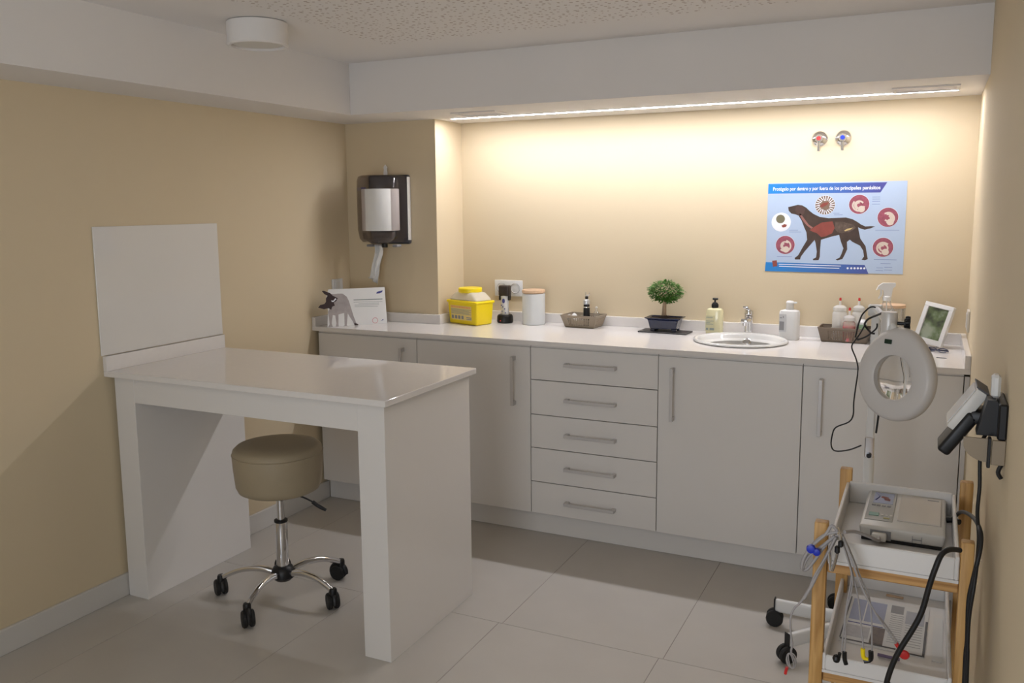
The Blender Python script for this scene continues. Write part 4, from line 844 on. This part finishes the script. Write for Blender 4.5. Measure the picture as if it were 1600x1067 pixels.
# ECG leads
t = thing('ecg_leads', 'bundle of grey electrode leads hung over the trolley corner', 'cable bundle', (2.622, -1.66, .837))
O = Vector((2.622, -1.66, .837)); LD = [[[2.697,-1.66,0.821],[2.684,-1.66,0.817],[2.67,-1.66,0.815],[2.652,-1.66,0.818],[2.636,-1.66,0.826],[2.626,-1.66,0.832]],[[2.621,-1.66,0.828],[2.608,-1.66,0.843],[2.597,-1.66,0.824],[2.573,-1.66,0.797],[2.557,-1.66,0.766],[2.554,-1.66,0.741],[2.564,-1.66,0.768],[2.591,-1.66,0.796],[2.614,-1.66,0.822]],[[2.622,-1.66,0.832],[2.595,-1.66,0.822],[2.569,-1.66,0.792],[2.552,-1.66,0.752],[2.56,-1.66,0.738],[2.577,-1.66,0.762],[2.6,-1.66,0.804],[2.619,-1.66,0.823]],[[2.617,-1.66,0.823],[2.599,-1.66,0.777],[2.579,-1.66,0.732],[2.567,-1.66,0.695],[2.553,-1.66,0.669],[2.541,-1.66,0.654],[2.536,-1.66,0.633],[2.537,-1.66,0.605],[2.541,-1.66,0.577],[2.539,-1.66,0.556],[2.549,-1.66,0.536]],[[2.619,-1.66,0.826],[2.608,-1.66,0.797],[2.588,-1.66,0.747],[2.574,-1.66,0.71],[2.56,-1.66,0.68]],[[2.624,-1.66,0.824],[2.637,-1.66,0.786],[2.649,-1.66,0.745],[2.642,-1.66,0.676],[2.639,-1.66,0.627],[2.637,-1.66,0.578]],[[2.625,-1.66,0.824],[2.641,-1.66,0.781],[2.652,-1.66,0.732],[2.642,-1.66,0.662],[2.643,-1.66,0.614],[2.643,-1.66,0.579]],[[2.626,-1.66,0.824],[2.643,-1.66,0.777],[2.652,-1.66,0.745],[2.663,-1.66,0.7],[2.671,-1.66,0.647],[2.679,-1.66,0.589]],[[2.628,-1.66,0.827],[2.647,-1.66,0.788],[2.667,-1.66,0.741],[2.684,-1.66,0.704],[2.691,-1.66,0.652],[2.694,-1.66,0.591]],[[2.631,-1.66,0.825],[2.652,-1.66,0.772],[2.676,-1.66,0.716],[2.704,-1.66,0.668],[2.74,-1.66,0.617]],[[2.63,-1.66,0.825],[2.65,-1.66,0.772],[2.667,-1.66,0.728],[2.689,-1.66,0.685],[2.718,-1.66,0.651],[2.742,-1.66,0.619]]]
for i, pts in enumerate(LD):
    P3 = [Vector(p)-O for p in pts]
    if i == 0:   # from recorder plug to the clip
        P3 = [Vector(q)-O for q in ((2.690,-1.492,.772),(2.690,-1.53,.778),(2.676,-1.58,.802),(2.650,-1.615,.822),(2.632,-1.650,.832))]
    for k in range(len(P3)): P3[k].y += .004*math.sin(i*1.7+k*.9)+.003*(i % 3)
    obj('lead', tube(B(), P3, [.0036,.0032,.0032,.0022,.0036,.0016,.0016,.0016,.0016,.0016,.0016][i], seg=8), M['greyc'], t, smooth=60)
E_ = {k: Vector(v)-O for k, v in {"b1":[2.632,-1.66,0.564],"b2":[2.644,-1.66,0.566],"y":[2.679,-1.66,0.579],"k":[2.692,-1.66,0.577],"r":[2.747,-1.66,0.607],"r2":[2.53,-1.66,0.513],"blue":[2.575,-1.66,0.79],"clip":[2.622,-1.66,0.837],"clamp1":[2.609,-1.66,0.765],"clamp2":[2.618,-1.66,0.76]}.items()}
bm = B()
lathe(bm, [(0,-.010),(.006,-.006),(.008,0),(.006,.006),(0,.010)], E_['b1']+Vector((-.004,0,0)), 14); tube(bm, [E_['b1']+Vector((.002,0,.014)), E_['b1']], .0035); obj('clip_end', bm, M['black'], t)
bm = tube(B(), [E_['b2']+Vector((-.001,0,.016)), E_['b2'], E_['b2']+Vector((.003,0,-.010))], .0045); obj('clip_end', bm, M['black'], t)
bm = tube(B(), [E_['y']+Vector((-.002,0,.018)), E_['y'], E_['y']+Vector((.010,0,-.004))], .0045); obj('clip_end', bm, M['yellow'], t)['label'] = 'yellow electrode clip'
bm = tube(B(), [E_['k']+Vector((0,0,.018)), E_['k'], E_['k']+Vector((-.012,0,-.006))], .0050); obj('clip_end', bm, M['black'], t)
bm = tube(B(), [E_['r']+Vector((-.010,0,.014)), E_['r']], .0040); lathe(bm, [(0,-.006),(.008,-.004),(.010,0),(.008,.004),(0,.006)], E_['r']+Vector((.006,0,-.006)), 16, Matrix.Rotation(PI/2, 4, 'X')); obj('clip_end', bm, M['red'], t)['label'] = 'red electrode clip'
bm = B(); e = E_['blue']; lathe(bm, [(0,-.008),(.008,-.006),(.0095,0),(.008,.006),(0,.008)], e+Vector((-.004,-.006,.002)), 16, Matrix.Rotation(PI/2, 4, 'X')); lathe(bm, [(0,-.007),(.007,-.005),(.008,0),(.007,.005),(0,.007)], e+Vector((.007,-.006,-.003)), 16, Matrix.Rotation(PI/2, 4, 'X')); obj('cable_tie', bm, M['blue'], t)['label'] = 'blue cable tie'
bm = B()
for k in range(3): tube(bm, [(.002*k-.002,-.006,.008-.004*k), (.003-.002*k,-.008,-.006), (.004,-.006,-.020+.004*k)], .0022, seg=6)
obj('metal_clip', bm, M['chrome'], t)
bm = box(B(), .000, .010, -.012, -.002, -.032, -.018, bev=.003); box(bm, -.006, .004, -.012, -.002, -.046, -.030, bev=.003); obj('strain_relief', bm, M['black'], t)
bm = B(); c1 = E_['clamp1']
tube(bm, [c1+Vector((-.004,0,.028)), c1+Vector((-.001,0,.006)), c1+Vector((.001,0,-.014))], .0042, seg=8, flat=.5); tube(bm, [c1+Vector((.012,0,.026)), c1+Vector((.008,0,.004)), c1+Vector((.003,0,-.016))], .0042, seg=8, flat=.5); obj('crocodile_clamp', bm, M['chrome'], t)
bm = B(); e = E_['r2']
for k in range(3): tube(bm, [Vector((2.54,-1.66,.54))-O+Vector((.004*math.cos(a+k)+.006*math.cos(a), -.002*k, .016*math.sin(a))) for a in [2*PI*i/10 for i in range(11)]], .0012, seg=5, n=2)
obj('coiled_lead', bm, M['greyc'], t)
bm = tube(B(), [e+Vector((.002,0,.010)), e, e+Vector((-.001,0,-.006))], .0032); obj('clip_end', bm, M['red'], t)['label'] = 'red electrode clip'
# cords
tag(obj('power_cord', tube(B(), [[2.881,-1.53,1.039],[2.87,-1.53,1.014],[2.869,-1.53,0.975],[2.871,-1.54,0.925],[2.869,-1.56,0.878],[2.872,-1.6,0.84],[2.87,-1.63,0.8],[2.866,-1.65,0.755],[2.862,-1.65,0.703],[2.862,-1.65,0.65],[2.865,-1.65,0.563]]+[[2.875,-1.63,.1],[2.87,-1.64,.004]], .0036, seg=10), M['cord'], smooth=60), 'black cord running down right wall from the wall holder', 'cord', 'black cords by the trolley')
tag(obj('power_cord', tube(B(), [(2.834,-1.318,.776)]+[[2.821,-1.3,0.785],[2.847,-1.36,0.809],[2.857,-1.45,0.838],[2.867,-1.54,0.856],[2.874,-1.6,0.854],[2.875,-1.62,0.835],[2.871,-1.632,0.807],[2.865,-1.632,0.767],[2.86,-1.632,0.72],[2.862,-1.632,0.642],[2.862,-1.632,0.553]][1:]+[[2.876,-1.65,.1],[2.874,-1.66,.004]], .0042, seg=10), M['cord'], smooth=60), 'black power cord from the grey recorder down behind trolley', 'cord', 'black cords by the trolley')
tag(obj('power_cord', tube(B(), [[2.838,-1.66,0.832],[2.821,-1.69,0.842],[2.807,-1.71,0.838],[2.798,-1.72,0.815],[2.789,-1.72,0.776],[2.779,-1.72,0.723],[2.764,-1.72,0.682],[2.745,-1.72,0.639],[2.733,-1.72,0.603],[2.725,-1.72,0.565],[2.724,-1.72,0.535]]+[[2.66,-1.75,.2],[2.66,-1.78,.004]], .0052, seg=10), M['cord'], smooth=60), 'thick black cord hanging in front of the lower trolley tray', 'cord', 'black cords by the trolley')
# =============== WALL HOLDER ===============
t = thing('wall_holder', 'black wall bracket with bronze cradle plates on the right wall', 'wall bracket', (W, -1.55, 1.02))
obj('bracket', box(B(), -.016, -.0004, -.055, .075, .018, .088, bev=.003), M['black'], t)
bm = B(); prism(bm, [(-.050,.020),(-.0004,.020),(-.0004,.070),(-.020,.090),(-.034,.090)], -.030, .020); obj('gusset', bm, M['black'], t, smooth=0)
brz = mat('bronze_plate', (.27,.215,.15), .4, .2, noise=.05)
n = 10; bm = B(); pl = [(-.072,.018),(-.028,.018),(-.028,-.028)]+[(-.028-.044*math.sin(R(90*k/n)), -.028+.034*(1-math.cos(R(90*k/n)))) for k in range(1, n+1)]
prism(bm, pl, -.048, -.044); obj('cradle_plate', bm, brz, t, smooth=0)
obj('cradle_plate', box(B(), -.024, -.0006, -.056, -.050, -.030, .018, bev=.001), brz, t)
obj('strap', box(B(), -.031, -.025, -.060, -.040, -.036, .022, bev=.001), M['black'], t)
obj('lower_hook', tube(B(), [(-.004,-.045,-.028),(-.010,-.045,-.046),(-.004,-.045,-.058)], .004), M['black'], t)
obj('plug', box(B(), -.028, -.012, -.01, .022, .090, .135, bev=.005), M['white'], t)
t = thing('wall_terminal', 'pale grey box with black back tilted in the wall bracket', 'device', (2.838, -1.485, 1.055))
t.rotation_euler = (0, R(33), R(0))
obj('case', box(B(), -.020, .004, -.045, .045, -.030, .066, bev=.003, seg=2), M['greyp'], t)
obj('face', box(B(), -.0222, -.0202, -.040, .040, -.024, .061, bev=.0008), mat('pale_face', (.66,.66,.67), .3, noise=.03), t)
obj('edge_gasket', box(B(), -.0235, .005, -.046, .046, .0662, .069, bev=.001), M['dgrey'], t)
obj('grip', box(B(), -.006, .020, -.050, .036, -.080, .020, bev=.007, seg=3), M['black'], t)
q = bmesh.new(); box(q, 0, .048, -.050, .025, -.012, .014, bev=.006, seg=2); bm = B(); merge(bm, q, Matrix.Translation((.004, 0, .010)) @ Matrix.Rotation(R(-33), 4, 'Y')); obj('rear_arm', bm, M['black'], t)
